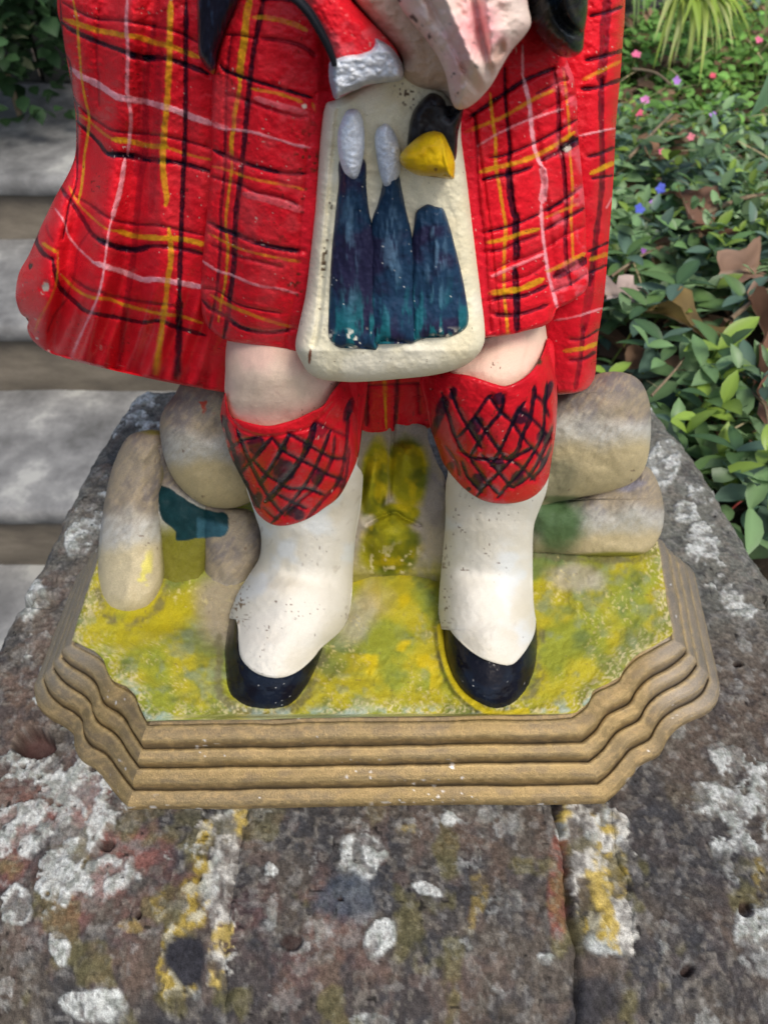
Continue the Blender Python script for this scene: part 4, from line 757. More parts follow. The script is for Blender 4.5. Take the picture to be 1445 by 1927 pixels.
    band = np.maximum.reduce([patch(px, py, [(1052, 1520), (1120, 1516), (1176, 1530), (1190, 1600), (1186, 1680), (1200, 1750), (1190, 1795), (1150, 1770), (1112, 1740), (1086, 1690), (1070, 1610)], 6, 24, 61), .85*patch(px, py, [(386, 1530), (440, 1530), (462, 1545), (448, 1640), (436, 1720), (430, 1800), (412, 1850), (392, 1830), (398, 1740), (385, 1700), (392, 1620), (376, 1570)], 6, 30, 63)])
    band = band*(.10+1.1*ss(.40, .56, fbm(x, y, 26, 585, 4))).clip(0, 1); bc = mix(base(X, (.46, .45, .40)), (.20, .19, .17), ss(.45, .65, w)); bc = mix(bc, (.42, .31, .07), ss(.50, .60, fbm(x, y, 50, 587, 4))*.9)
    c = c*(1-band[..., None])+bc*band[..., None]; h = h+band*.0012
    # yellow lichen by the joints
    Yl = np.zeros(X.shape)
    for (cx, cy, rx, ry, r, s) in [(375, 1660, 34, 85, .25, 1), (330, 1800, 34, 70, .2, 2), (385, 1560, 16, 36, 0, 3), (1160, 1640, 26, 50, 0, 4), (1130, 1740, 30, 30, 0, 5), (1120, 1590, 14, 40, 0, 6), (300, 1850, 16, 46, 0, 7), (900, 1690, 20, 60, .2, 8), (250, 1740, 26, 18, 0, 9), (300, 1700, 16, 40, 0, 10), (1430, 1650, 26, 60, 0, 11), (760, 1560, 26, 12, 0, 12)]:
        Yl = np.maximum(Yl, ss(1.05, .7, blob(px, py, cx, cy, rx, ry, r, .7, 700+s))*(.9 if s < 8 else .4))
    Yl = Yl*(1-.8*ss(.50, .60, fbm(x, y, 20, 583, 4))); yc = mix(base(X, (.34, .25, .05)), (.42, .39, .27), ss(.46, .58, w)); c = c*(1-Yl[..., None]*.9)+yc*Yl[..., None]*.9
    blk_ = ss(1.1, .75, blob(px, py, 350, 1795, 42, 50, .2, .35, 33)); c = mix(c, (.028, .028, .033), np.maximum(blk_, .8*ss(1.1, .7, blob(px, py, 1135, 1870, 60, 60, 0, .5, 34))))
    c = mix(c, (.05, .065, .085), ss(1.15, .6, blob(px, py, 650, 1690, 60, 50, 0, .4, 35))*.75)
    # grain and pores
    c = c*(.68+.64*v[..., None])*(.72+.56*v2[..., None])
    c = mix(c, (.01, .009, .009), ss(.88, .92, vn(x, y, 9, 531))*ss(.5, .6, vn(x, y, 60, 533))*.8)
    pits = [(62, 1398, 38, 30, .016), (178, 1447, 9, 8, .004), (1388, 1250, 12, 6, .006), (1405, 1708, 16, 18, .005), (1302, 1818, 14, 12, .005), (548, 1770, 22, 16, .003), (640, 1690, 6, 5, .003), (200, 1590, 18, 12, .004), (260, 1720, 6, 10, .004), (45, 1442, 5, 6, .004), (75, 1462, 5, 5, .004), (350, 800, 8, 6, .003)]
    for i, (cx, cy, rx, ry, dp) in enumerate(pits):
        bb = ss(1.05, .8 if i == 0 else .6, blob(px, py, cx, cy, rx, ry, 0, .35, 800+i)); h = h-dp*bb; c = mix(c, (.085, .045, .042) if i == 0 else (.04, .025, .022), bb*.85)
    h = h+L*.0016+Yl*.0014+(w-.5)*.0016+(v-.5)*.0006+(q-.5)*.0028+(b-.5)*.003
    return K4(np.clip(c, .004, .8), .78+.15*w), h
def xl(Y): return np.interp(Y, [.05, .27, .43, .5], [-.252, -.238, -.222, -.206])
def xr(Y): return np.interp(Y, [.05, .30, .42, .5], [.268, .258, .238, .212])
cols = [(0, .30), (.338, .658), (.712, 1.0)]; rows_ = [(.050, .283), (.291, .508)]
def brick(c0, c1, r0, r1, outer_l, outer_r, front, backe):
    st = .00082; nx = int((c1-c0)*.50/st); ny = int((r1-r0)/st)
    a = np.linspace(0, 1, nx); b = np.linspace(0, 1, ny); A, B = np.meshgrid(a, b)
    Y = r0+(r1-r0)*B; u = c0+(c1-c0)*A
    X = xl(Y)+(xr(Y)-xl(Y))*u
    wob = (fbm(X*3300, Y*3300, 50, 541, 4)-.5)
    X = X+wob*.007*(ss(.08, 0, A)-ss(.08, 0, 1-A)); Y = Y+wob*.006*(ss(.05, 0, B)-ss(.05, 0, 1-B))*(0 if front else 1)
    wd = (c1-c0)*.5; dp = r1-r0
    z = np.zeros(X.shape)
    def rnd(d, r): q = 1-np.clip(d/r, 0, 1); return -r*(1-np.sqrt(1-q*q*.999))
    z += rnd(A*wd, .014 if outer_l else .006)+rnd((1-A)*wd, .014 if outer_r else .006)
    z += rnd((1-B)*dp, .016 if backe else .004)
    z += rnd(B*dp, .058 if front else .004)
    z += (fbm(X*3300, Y*3300, 420, 551, 2)-.5)*.003
    c, z = pier_paint(X, Y, z, z)
    V = np.stack([X, Y, -.0405+z], -1)
    # sides
    def skirt(V): W_ = V.copy(); W_[..., 2] = -.11; return W_
    Vp = np.concatenate([skirt(V[:, :1]), V, skirt(V[:, -1:])], 1); cp = np.concatenate([c[:, :1], c, c[:, -1:]], 1)
    Vp = np.concatenate([skirt(Vp[:1]), Vp, skirt(Vp[-1:])], 0); cp = np.concatenate([cp[:1], cp, cp[-1:]], 0)
    Vp[0, :, 2] = -.11; F = gridF(Vp.shape[0], Vp.shape[1], 0, True)
    link('brick', npmesh('brick', Vp.reshape(-1, 3)-PO, F, cp.reshape(-1, 4)), M_BRICK, pier)
for j, (r0, r1) in enumerate(rows_):
    for i, (c0, c1) in enumerate(cols): brick(c0, c1, r0, r1, i == 0, i == 2, j == 0, j == 1)
# mortar between the bricks
st = .0012; X, Y = np.meshgrid(np.arange(-.235, .245, st), np.arange(.056, .495, st))
z = .0006+(fbm(X*3300, Y*3300, 40, 561, 4)-.5)*.005-.9*np.clip(.105-Y, 0, 1)**2*12-.002-.008*ss(.094, .087, X)*ss(.06, .08, X)
X = np.clip(X, xl(Y)+.012, xr(Y)-.012)
c, z = pier_paint(X, Y, z, z)
link('mortar', npmesh('mortar', np.stack([X, Y, -.0415+z], -1).reshape(-1, 3)-PO, gridF(X.shape[0], X.shape[1], 0, True), c.reshape(-1, 4)), M_BRICK, pier)
# brick shaft under the coping
mb_ = vmat('shaft_brick', bump=.6, bscale=200, spec=.2)
def boxV(x0, x1, y0, y1, z0, z1, col, jit=0, rough=.85):
    V = np.array([[x, y, z] for z in (z0, z1) for y in (y0, y1) for x in (x0, x1)], float)
    if jit: V += (np.random.RandomState(int(abs(x0*997+y0*331+z0*113)*100) % 9999).rand(8, 3)-.5)*jit
    F = np.array([[0, 2, 3, 1], [4, 5, 7, 6], [0, 1, 5, 4], [2, 6, 7, 3], [0, 4, 6, 2], [1, 3, 7, 5]])
    return V, [F], np.tile(list(col)+[rough], (8, 1))
rb = random.Random(5)
bl = boxV(-.222, .232, .10, .49, -.75, -.1205, (.2, .19, .17)); V, F, C = joinV([bl]); link('shaft_core', npmesh('shaft_core', V-PO, F, C, False), mb_, pier)
me_b = None
V, F, C = joinV([boxV(-.0535, .0535, -.034, .034, -.0325, .0325, (.17, .075, .055), .002)]); me_b = npmesh('shaft_brick', V, F, C, False); me_b.materials.append(mb_)
V, F, C = joinV([boxV(-.034, .034, -.0535, .0535, -.0325, .0325, (.15, .075, .055), .002)]); me_s = npmesh('shaft_brick', V, F, C, False); me_s.materials.append(mb_)
for k in range(9):
    zc = -.16-k*.073
    if zc < -.72: break
    for i in range(4):
        o = link('brick', me_b, None, pier); o.location = Vector((-.175+i*.117+(.02 if k % 2 else 0), .098, zc))-Vector(PO)
    for i in range(4):
        for sx in (-.222+.0, .232):
            o = link('brick', me_s, None, pier); o.location = Vector((sx, .15+i*.0985, zc))-Vector(PO)

# ------------------------------------------------------------------ stone steps, far left
def nmat(name, cols, scale, detail=6, rough=.85, bump=.5, bdist=.004, stretch=(1, 1, 1), spots=None):
    m = bpy.data.materials.new(name); m.use_nodes = True; n = m.node_tree; b = n.nodes['Principled BSDF']; b.inputs['Roughness'].default_value = rough; b.inputs['Specular IOR Level'].default_value = .3
    tc = n.nodes.new('ShaderNodeTexCoord'); mp = n.nodes.new('ShaderNodeMapping'); mp.inputs['Scale'].default_value = stretch; n.links.new(tc.outputs['Object'], mp.inputs[0])
    ns = n.nodes.new('ShaderNodeTexNoise'); ns.inputs['Scale'].default_value = scale; ns.inputs['Detail'].default_value = detail; ns.inputs['Roughness'].default_value = .65; n.links.new(mp.outputs[0], ns.inputs['Vector'])
    cr = n.nodes.new('ShaderNodeValToRGB'); n.links.new(ns.outputs[0], cr.inputs[0])
    el = cr.color_ramp.elements
    for i, (p, c) in enumerate(cols):
        e = el[i] if i < 2 else el.new(p); e.position = p; e.color = (*c, 1)
    last = cr.outputs[0]
    if spots:
        n2 = n.nodes.new('ShaderNodeTexNoise'); n2.inputs['Scale'].default_value = spots[0]; n2.inputs['Detail'].default_value = 4; n.links.new(mp.outputs[0], n2.inputs['Vector'])
        r2 = n.nodes.new('ShaderNodeMapRange'); r2.inputs[1].default_value = spots[1]; r2.inputs[2].default_value = spots[1]+.06; n.links.new(n2.outputs[0], r2.inputs[0])
        mx = n.nodes.new('ShaderNodeMix'); mx.data_type = 'RGBA'; n.links.new(r2.outputs[0], mx.inputs[0]); n.links.new(last, mx.inputs[6]); mx.inputs[7].default_value = (*spots[2], 1); last = mx.outputs[2]
    n.links.new(last, b.inputs['Base Color'])
    bp = n.nodes.new('ShaderNodeBump'); bp.inputs['Strength'].default_value = bump; bp.inputs['Distance'].default_value = bdist; n.links.new(ns.outputs[0], bp.inputs['Height']); n.links.new(bp.outputs[0], b.inputs['Normal'])
    return m
M_SLAB = nmat('worn_slab', [(.30, (.09, .09, .085)), (.45, (.17, .17, .165)), (.56, (.25, .25, .24)), (.66, (.40, .40, .37))], 9, 8, .8, .5, .004)
M_RISER = nmat('step_riser', [(.3, (.10, .085, .068)), (.5, (.17, .145, .11)), (.7, (.25, .215, .165))], 7, 6, .85, .5, .005, (1, 1, 2.5))
M_WALL = nmat('dark_wall', [(.3, (.03, .03, .028)), (.55, (.07, .068, .06)), (.75, (.13, .125, .11))], 8, 7, .9, .6, .006)
M_SOIL = nmat('soil', [(.3, (.025, .018, .012)), (.55, (.06, .045, .03)), (.75, (.11, .09, .06))], 18, 8, .95, .9, .01)
M_BARK = nmat('twig', [(.3, (.12, .085, .05)), (.6, (.25, .19, .12))], 60, 4, .8, .4, .001)
def slab(name, x0, x1, y0, y1, z0, z1, mat, parent, off, seed=0, nose=.012, amp=.004):
    nx = max(4, int((x1-x0)/.02)); ny = max(4, int((y1-y0)/.02)); xs = np.linspace(x0, x1, nx); ys = np.linspace(y0, y1, ny)
    # wrap: front face, nose, top
    prof = [(y0+.004, z0), (y0, z0+.004), (y0, z1-nose), (y0+nose*.3, z1-nose*.3), (y0+nose, z1)]+[(y, z1) for y in np.linspace(y0+nose+.01, y1, ny)]+[(y1, z0)]
    P = np.array(prof); X, J = np.meshgrid(xs, np.arange(len(P))); V = np.stack([X, P[J, 0], P[J, 1]], -1)
    n1 = fbm(V[..., 0]*100, V[..., 1]*100+V[..., 2]*60, 14, seed, 4)-.5
    V[..., 2] += n1*amp*2; V[..., 1] += (fbm(V[..., 0]*100, V[..., 2]*100, 7, seed+3, 4)-.5)*amp*3*(J < 5)
    m = npmesh(name, V.reshape(-1, 3)-np.array(off), [gridF(V.shape[0], nx, 0, True), np.array([[0, (len(P)-1)*nx, (len(P)-5)*nx, 4*nx], [nx-1, 5*nx-1, (len(P)-4)*nx-1, len(P)*nx-1]])], None)
    return link(name, m, mat, parent)
SX0, SX1 = -1.9, .04
steps = [(-.746, .46, .90, 'lowest stone step, mostly hidden beside the brick pier'), (-.586, .855, 1.20, 'wide grey stone step level with the pier back, a joint across its tread'), (-.430, 1.156, 1.50, 'middle stone step half hidden behind the hem of the kilt'), (-.300, 1.452, 1.99, 'uppermost stone step with the deepest, palest tread')]
for k, (zt, y0, y1, lab) in enumerate(steps):
    off_ = (SX0+.9, y0, zt-.15); st_ = empty('stone_step', off_, label=lab, cat='step', group='stone steps beside the garden')
    cuts = [SX0, -1.35, -1.15, SX1] if k % 2 else [SX0, -1.1, -.33 if k == 2 else -.25, SX1]
    if k == 1: cuts = [SX0, -1.15, -.38, SX1]
    if k == 0: cuts = [SX0, -1.2, -.5, -.27]
    for a, b in zip(cuts[:-1], cuts[1:]): slab('slab', a+.002, b-.002, y0, y1, zt-.034, zt, M_SLAB, st_, off_, k*7+int(a*10), .012)
    slab('riser', SX0, cuts[-1]-.01, y0+.016, y0+.10, zt-.26, zt-.036, M_RISER, st_, off_, k*5+3, .004, .003)
wl = empty('retaining_wall', (-.9, 1.97, -.3), label='dark damp stone wall rising behind the uppermost step', cat='wall')
rw = random.Random(3)
for zc, hh in ((-.22, .15), (-.06, .16), (.11, .17)):
    x = SX0
    while x < .35:
        w = rw.uniform(.28, .5); slab('stone', x+.004, x+w-.004, 1.93+rw.uniform(0, .012), 2.2, zc-hh/2, zc+hh/2-.006, M_WALL, wl, (-.9, 1.97, -.3), int(x*50) % 90, .012, .006); x += w
V, F, C = joinV([boxV(-30, 30, -8, 30, -.92, -.905, (.1, .1, .1))]); tag(link('ground', npmesh('ground', V, F, None, False), M_SOIL), kind='structure')

# ------------------------------------------------------------------ garden on the right
def gz(X, Y): return -.155-.03*ss(.5, 2.0, Y)+(fbm(X*100, Y*100, 25, 901, 3)-.5)*.05
def gx0(Y): return np.interp(Y, [0, .5, .56, 5], [.262, .235, .06, .06])
g = np.linspace(0, 1, 150)[None]; Yg = (-.3+6.3*np.linspace(0, 1, 260)**1.5)[:, None]; Xg = gx0(Yg)+(5-gx0(Yg))*g**1.6; Yg = np.broadcast_to(Yg, Xg.shape); Zg = gz(Xg, Yg)
V = np.stack([Xg, Yg, Zg], -1); V = np.concatenate([V[:, :1]*np.array([1, 1, 0])+np.array([0, 0, -.9]), V], 1)
tag(link('garden_soil', npmesh('garden_soil', V.reshape(-1, 3), gridF(V.shape[0], V.shape[1], 0, True)), M_SOIL), kind='structure')
rg = np.random.RandomState(11)
def leaf_tmpl(n=5, fold=.18, bend=.25, wid=.38, tip=1.0):
    """leaf along +x, length 1; (V, quads)"""
    V = []
    for i in range(n+1):
        t = i/n; w = wid*math.sin(math.pi*min(1, t*.94+.04))**.8*(1-.25*t)*(1 if i < n else .08); z = -bend*t*t+.1*t
        V += [(t, -w/1, z+w*fold*2), (t, 0, z), (t, w/1, z+w*fold*2)]
    F = []
    for i in range(n):
        a = i*3; F += [(a, a+3, a+4, a+1), (a+1, a+4, a+5, a+2)]
    return np.array(V), np.array(F)
def euler(yaw, pitch, roll):
    cy, sy, cp, sp, cr, sr = np.cos(yaw), np.sin(yaw), np.cos(pitch), np.sin(pitch), np.cos(roll), np.sin(roll)
    R = np.empty(np.shape(yaw)+(3, 3))
    R[..., 0, 0] = cy*cp; R[..., 0, 1] = cy*sp*sr-sy*cr; R[..., 0, 2] = cy*sp*cr+sy*sr
    R[..., 1, 0] = sy*cp; R[..., 1, 1] = sy*sp*sr+cy*cr; R[..., 1, 2] = sy*sp*cr-cy*sr
    R[..., 2, 0] = -sp; R[..., 2, 1] = cp*sr; R[..., 2, 2] = cp*cr
    return R
def leaves(P, yaw, pitch, roll, size, cols, tm, rough=.38):
    LV, LF = tm; N = len(P); R = euler(yaw, pitch, roll)
    V = np.einsum('nij,kj->nki', R, LV)*size[:, None, None]+P[:, None]
    F = (LF[None]+(np.arange(N)*len(LV))[:, None, None]).reshape(-1, 4)
    mid = 1+.25*(np.abs(LV[:, 1]) < 1e-6); C = np.concatenate([cols[:, None]*mid[None, :, None], np.full((N, len(LV), 1), rough)], -1)
    return V.reshape(-1, 3), F, C.reshape(-1, 4)
TL = leaf_tmpl(4, .16, .28, .26)
def vinca(N, fx, fy, s0, s1, hgt, seed):
    """creeping stems carrying opposite pairs of leaves"""
    r = np.random.RandomState(seed); X = fx(r, N); Y = fy(r, N); st = []
    per = 8; yaw0 = r.rand(N)*6.28; L = s0+(s1-s0)*r.rand(N)
    k = np.arange(per)[None]; lift = r.rand(N)[:, None]*hgt
    a = yaw0[:, None]+(k//2)*1.57*(r.rand(N) < .5)[:, None]+(k % 2)*math.pi+(r.rand(N, per)-.5)*.6+1.57
    dd = (k//2)*L[:, None]*.42
    PX = X[:, None]+np.cos(yaw0)[:, None]*dd; PY = Y[:, None]+np.sin(yaw0)[:, None]*dd; PZ = gz(PX, PY)+.006+lift+(k//2)*.006*(1+r.rand(N)[:, None]*2)
    tone = r.rand(N)[:, None]; base_ = np.array([.10, .19, .065])[None, None]*(1-tone[..., None])+np.array([.20, .31, .15])[None, None]*tone[..., None]
    young = (k//2 >= 3)*(r.rand(N)[:, None] < .35); base_ = np.where(young[..., None], np.array([.20, .30, .05]), base_); bluish = (r.rand(N)[:, None] < .2)
    base_ = np.where(bluish[..., None] & ~young[..., None], np.array([.11, .18, .13]), base_)*(.45+1.0*r.rand(N, per))[..., None]
    sz = L[:, None]*(1-.12*(k//2))*(.75+.4*r.rand(N, per)); pit = -.55*(k//2)/3-.1+(r.rand(N, per)-.5)*.9
    f = lambda q: np.broadcast_to(q, (N, per)).ravel()
    return leaves(np.stack([f(PX), f(PY), f(PZ)], -1), f(a), f(pit), (r.rand(N*per)-.5)*1.0, f(sz), base_.reshape(-1, 3), TL)
ok = lambda r, N: None
near = vinca(430, lambda r, N: .22+r.rand(N)*.65, lambda r, N: .30+r.rand(N)**1.0*.75, .032, .050, .055, 21)
mid_ = vinca(1150, lambda r, N: .05+r.rand(N)*1.5, lambda r, N: .75+r.rand(N)*.55, .022, .036, .05, 22)
farv = vinca(420, lambda r, N: .05+r.rand(N)*3.2, lambda r, N: 1.7+r.rand(N)*2.8, .02, .04, .06, 23)
parts = [near, mid_, farv]
V, F, C = joinV([(v, [f], c) for v, f, c in parts])
# keep leaves off the pier and statue
cen = V[F].mean(1); k = ~((cen[:, 0] < .262) & (cen[:, 1] < .53)) & (cen[:, 0] > .0) if not isinstance(F, list) else None
F = F[0] if isinstance(F, list) else F
cen = V[F].mean(1); keep = ~((cen[:, 0] < np.interp(cen[:, 1], [.2, .33, .42, .5, .53], [.29, .278, .262, .238, .10])) & (cen[:, 1] < .53)) & (cen[:, 0] > .02)
tag(link('periwinkle_ground_cover', npmesh('periwinkle_ground_cover', V, [F[keep]], C), M_LEAF), kind='stuff', label='low carpet of glossy green periwinkle leaves over the garden bed')
# loose grass, moss and feathery seedlings further back
r = np.random.RandomState(31); N = 16000; X = .05+r.rand(N)**.8*2.2; Y = .9+r.rand(N)*2.4
tm = leaf_tmpl(3, .1, .5, .06); yw = r.rand(N)*6.28
gc = np.array([.17, .27, .05])[None]*(.5+1.0*r.rand(N))[:, None]*np.array([1, 1, 1]); gc[r.rand(N) < .3] = [.26, .28, .12]; gc[r.rand(N) < .14] = [.28, .22, .13]
v, f, c = leaves(np.stack([X, Y, gz(X, Y)], -1), yw, -r.rand(N)*1.3, r.rand(N)-.5, .025+.05*r.rand(N), gc, tm, .6)
N = 9000; X2 = .3+r.rand(N)*1.1; Y2 = 1.25+r.rand(N)*1.1; cl = fbm(X2*100, Y2*100, 18, 4, 2); s = cl > .42; X2, Y2 = X2[s], Y2[s]; N = len(X2)
gc2 = np.array([.16, .33, .07])[None]*(.6+.8*r.rand(N))[:, None]
v2, f2, c2 = leaves(np.stack([X2, Y2, gz(X2, Y2)+r.rand(N)*.07], -1), r.rand(N)*6.28, -(r.rand(N)-.3)*1.1, r.rand(N)-.5, .012+.016*r.rand(N), gc2, leaf_tmpl(3, .1, .3, .45), .6)
V, F, C = joinV([(v, [f], c), (v2, [f2], c2)])
tag(link('grass_and_seedlings', npmesh('grass_and_seedlings', V, F, C), M_LEAF), kind='stuff', label='thin grass blades and small soft seedlings among the ground cover')

# leaf litter lying on the soil
r = np.random.RandomState(41); N = 1500; X = .24+r.rand(N)*1.3; Y = .5+r.rand(N)*1.6
dc = np.array([.26, .16, .10])[None]*(.5+1.1*r.rand(N))[:, None]
v, f, c = leaves(np.stack([X, Y, gz(X, Y)+.012+.03*r.rand(N)], -1), r.rand(N)*6.28, (r.rand(N)-.5)*.9, (r.rand(N)-.5)*1.2, .03+.035*r.rand(N), dc, leaf_tmpl(4, .3, .2, .32), .8)
N = 700; X = .1+r.rand(N)*1.5; Y = .48+r.rand(N)*1.7; sc = np.array([.36, .30, .17])[None]*(.5+.9*r.rand(N))[:, None]
v2, f2, c2 = leaves(np.stack([X, Y, gz(X, Y)+.03+.05*r.rand(N)], -1), r.rand(N)*6.28, (r.rand(N)-.5)*.7, (r.rand(N)-.5)*1.2, .04+.06*r.rand(N), sc, leaf_tmpl(4, .3, .12, .016), .8)
f = np.concatenate([f, f2+len(v)]); v = np.concatenate([v, v2]); c = np.concatenate([c, c2])
cen = v[f].mean(1); kp_ = ~((cen[:, 0] < .29) & (cen[:, 1] < .54))
tag(link('leaf_litter', npmesh('leaf_litter', v, [f[kp_]], c), M_LEAF), kind='stuff', label='brown dead leaves scattered between the periwinkle stems')

def gY(px, py, Y, lift):
    t = tZ(px, py, -.165+lift); return float(min(Y, dvec(px, py)[1]*t))
# single plants, leaves and flowers that can be picked out
def mesh_leaf(name, tm, col, rough=.35):
    v, f = tm; mid = 1+.3*(np.abs(v[:, 1]) < 1e-6); c = np.concatenate([np.array(col)[None]*mid[:, None], np.full((len(v), 1), rough)], 1)
    m = npmesh(name, v, [f], c); m.materials.append(M_LEAF); return m
LM = {k: mesh_leaf('leaf', leaf_tmpl(7, .16, .18, .235), c) for k, c in dict(dark=(.06, .12, .05), blue=(.10, .17, .12), young=(.24, .36, .06), mid=(.10, .18, .06)).items()}
def stick(name, pts, r0, r1, mat, parent=None, K=6, **k):
    P = cat(np.asarray(pts, float), False, 4); n = len(P); T = np.gradient(P, axis=0); T /= np.linalg.norm(T, axis=1)[:, None]+1e-9
    N1 = np.cross(T, [0.13, .21, 1]); N1 /= np.linalg.norm(N1, axis=1)[:, None]+1e-9; N2 = np.cross(T, N1); a = np.arange(K)*2*math.pi/K; rr = np.linspace(r0, r1, n)
    V = P[:, None]+rr[:, None, None]*(np.cos(a)[None, :, None]*N1[:, None]+np.sin(a)[None, :, None]*N2[:, None])
    i = np.arange(n-1)[:, None]*K; j = np.arange(K)[None]; F = np.stack([i+j, i+(j+1) % K, i+K+(j+1) % K, i+K+j], -1).reshape(-1, 4)
    return link(name, npmesh(name, V.reshape(-1, 3), F), mat, parent, **k)
M_STEM = nmat('green_stem', [(.3, (.16, .22, .05)), (.7, (.24, .30, .07))], 50, 2, .5, .1, .0005)
M_RSTEM = nmat('red_stem', [(.3, (.20, .03, .025)), (.7, (.30, .05, .04))], 50, 2, .5, .1, .0005)
def sprig(px, py, Y, size, n, yaw, kind, lab, spread=.55, tilt=0.35):
    Y = gY(px, py, Y, .095)
    P = pos(px, py, tY(px, py, Y)); z0 = float(gz(np.array(P[0]), np.array(P[1])))
    e = empty('periwinkle_sprig', (P[0], P[1], min(z0, P[2]-.02)), label=lab, cat='plant', group='periwinkle sprigs by the pier')
    top = Vector((0, 0, P[2]-e.location.z)); stick('stem', [(-.02, .01, 0), (-.008, .004, top.z*.5), (0, 0, top.z)], .0016, .0010, M_STEM, e)
    rr = random.Random(int(px*7+py))
    for i in range(n):
        lay = i//4; o = link('leaf', LM[kind[i % len(kind)]], None, e)
        o.location = (0, 0, top.z-lay*.012-(i % 2)*.002); s_ = size*.9*(1+.16*lay)*rr.uniform(.82, 1.1); o.scale = (s_, s_, s_)
        o.rotation_euler = (rr.uniform(-.4, .4), -spread*(1-.45*lay)*rr.uniform(.3, 1.2)+tilt*.3, yaw+i*1.5708+lay*.6+rr.uniform(-.3, .3))
    return e
SP = [(1352, 655, .73, .050, 8, .35, ['young', 'mid', 'young', 'dark'], 'periwinkle sprig with long yellow-green leaves spread like a star behind the pier'),
 (1275, 535, .90, .044, 8, 1.0, ['dark', 'mid', 'blue'], 'dark green periwinkle sprig with drooping leaves beside the kilt edge'),
 (1332, 748, .62, .034, 8, .2, ['mid', 'young', 'dark'], 'small mid green periwinkle sprig just behind the corner of the pier'),
 (1245, 640, .70, .038, 6, 2.1, ['dark', 'blue'], 'low dark periwinkle sprig between the kilt and the stone corner'),
 (1402, 560, .86, .044, 7, .7, ['blue', 'mid'], 'blue-green periwinkle sprig under the large dead leaf'),
 (1408, 705, .64, .040, 6, 1.9, ['blue', 'dark'], 'blue-green periwinkle sprig at the right picture edge beside a brown leaf'),
 (1385, 848, .53, .042, 6, 2.9, ['dark', 'mid', 'blue'], 'flat dark periwinkle sprig touching the chipped edge of the pier'),
 (1180, 480, 1.0, .040, 7, .4, ['mid', 'blue'], 'mid green periwinkle sprig half hidden by the shawl'),
 (1215, 575, .82, .036, 8, 2.3, ['mid', 'dark', 'blue'], 'periwinkle sprig with short round leaves close to the shawl edge'),
 (1340, 470, 1.05, .040, 7, 1.4, ['dark', 'blue'], 'periwinkle sprig in shade left of the large dead leaf')]
for s in SP: sprig(*s)
# round-leaved pair right by the stone, big
for (px, py, Y, sz, rot, lab) in [(1428, 908, .470, .040, (.5, -.1, .9), 'big round blue-green leaf with a pale midrib beside the pier'), (1430, 985, .440, .036, (.35, .25, -1.9), 'round leaf below its red stalk at the right edge of the pier'), (1438, 1010, .430, .030, (.3, .1, 2.2), 'pale round leaf lying lowest against the pier edge')]:
    P = pos(px, py, tY(px, py, Y)); e = empty('shrub_leaf', tuple(P), label=lab, cat='leaf'); v, f = leaf_tmpl(9, .10, .10, .50); v = v*sz; v[:, 0] -= sz*.5
    mid = 1+.7*(np.abs(v[:, 1]) < 1e-6); c = np.concatenate([np.array([.13, .25, .17])[None]*mid[:, None], np.full((len(v), 1), .4)], 1)
    o = link('blade', npmesh('blade', v, [f], c), M_LEAF, e); o.rotation_euler = rot
    o2 = stick('stalk', [(-sz*.5, 0, 0), (-sz*.8, .004, -.006), (-sz*1.3, .0, -.03)], .0009, .0012, M_RSTEM, e); o2.rotation_euler = rot
# dead leaves
def dead(px, py, Y, size, rot, col, lab, seed):
    Y = gY(px, py, Y, .085); P = pos(px, py, tY(px, py, Y)); r = np.random.RandomState(seed); n = 26; th = np.linspace(0, 2*math.pi, n, endpoint=False)
    lob = 1+.28*np.cos(5*th+.4)+.10*(r.rand(n)-.5)*2; R = np.linspace(0, 1, 7)
    X = (R[:, None]*(lob*np.cos(th))[None])*1.15; Yy = R[:, None]*(lob*np.sin(th))[None]*.78
    Z = .62*np.abs(Yy)+.22*np.sin(3*X+seed)*R[:, None]+.12*(fbm(X*10+50, Yy*10+50, 5, seed, 3)-.5)*2; V = np.stack([X, Yy, Z], -1); V = np.concatenate([V, V[:, :1]], 1)*size
    g_ = fbm(V[..., 0]/size*10+9, V[..., 1]/size*10+9, 6, seed+2, 3); c = base(V[..., 0], col)*(.25+1.5*g_)[..., None]; rid = ss(.07, .0, np.abs(V[..., 1]/size)); c = mix(c, (.45, .33, .24), rid*.6)
    o = link('fallen_leaf', npmesh('fallen_leaf', V.reshape(-1, 3), gridF(V.shape[0], V.shape[1]), K4(c, .65).reshape(-1, 4)), M_LEAF, None, tuple(P), label=lab, cat='dead leaf', group='fallen dead leaves'); o.rotation_euler = rot
dead(1398, 510, .95, .032, (.5, .2, .4), (.36, .22, .15), 'large curled tan dead leaf, the biggest at the right', 1)
dead(1425, 610, .84, .036, (.9, -.4, 1.5), (.24, .12, .075), 'dark brown upright dead leaf under the large tan one', 2)
dead(1418, 730, .68, .034, (1.0, .2, 1.2), (.26, .12, .08), 'reddish brown dead leaf standing among leaves above the pier edge', 3)
dead(1170, 560, .92, .026, (.2, .2, .4), (.50, .38, .33), 'small pinkish dead leaf close beside the shawl', 4)
dead(1232, 300, 1.35, .026, (.3, .2, .9), (.30, .16, .09), 'small brown dead leaf in the blurred grass', 5)
dead(1300, 410, 1.15, .04, (.3, -.2, 2.0), (.16, .08, .05), 'dark dead leaf in the hollow behind the sprigs', 6)
dead(1280, 610, .80, .034, (.3, -.1, 2.6), (.22, .15, .05), 'olive brown dead leaf under the star-shaped sprig', 7)
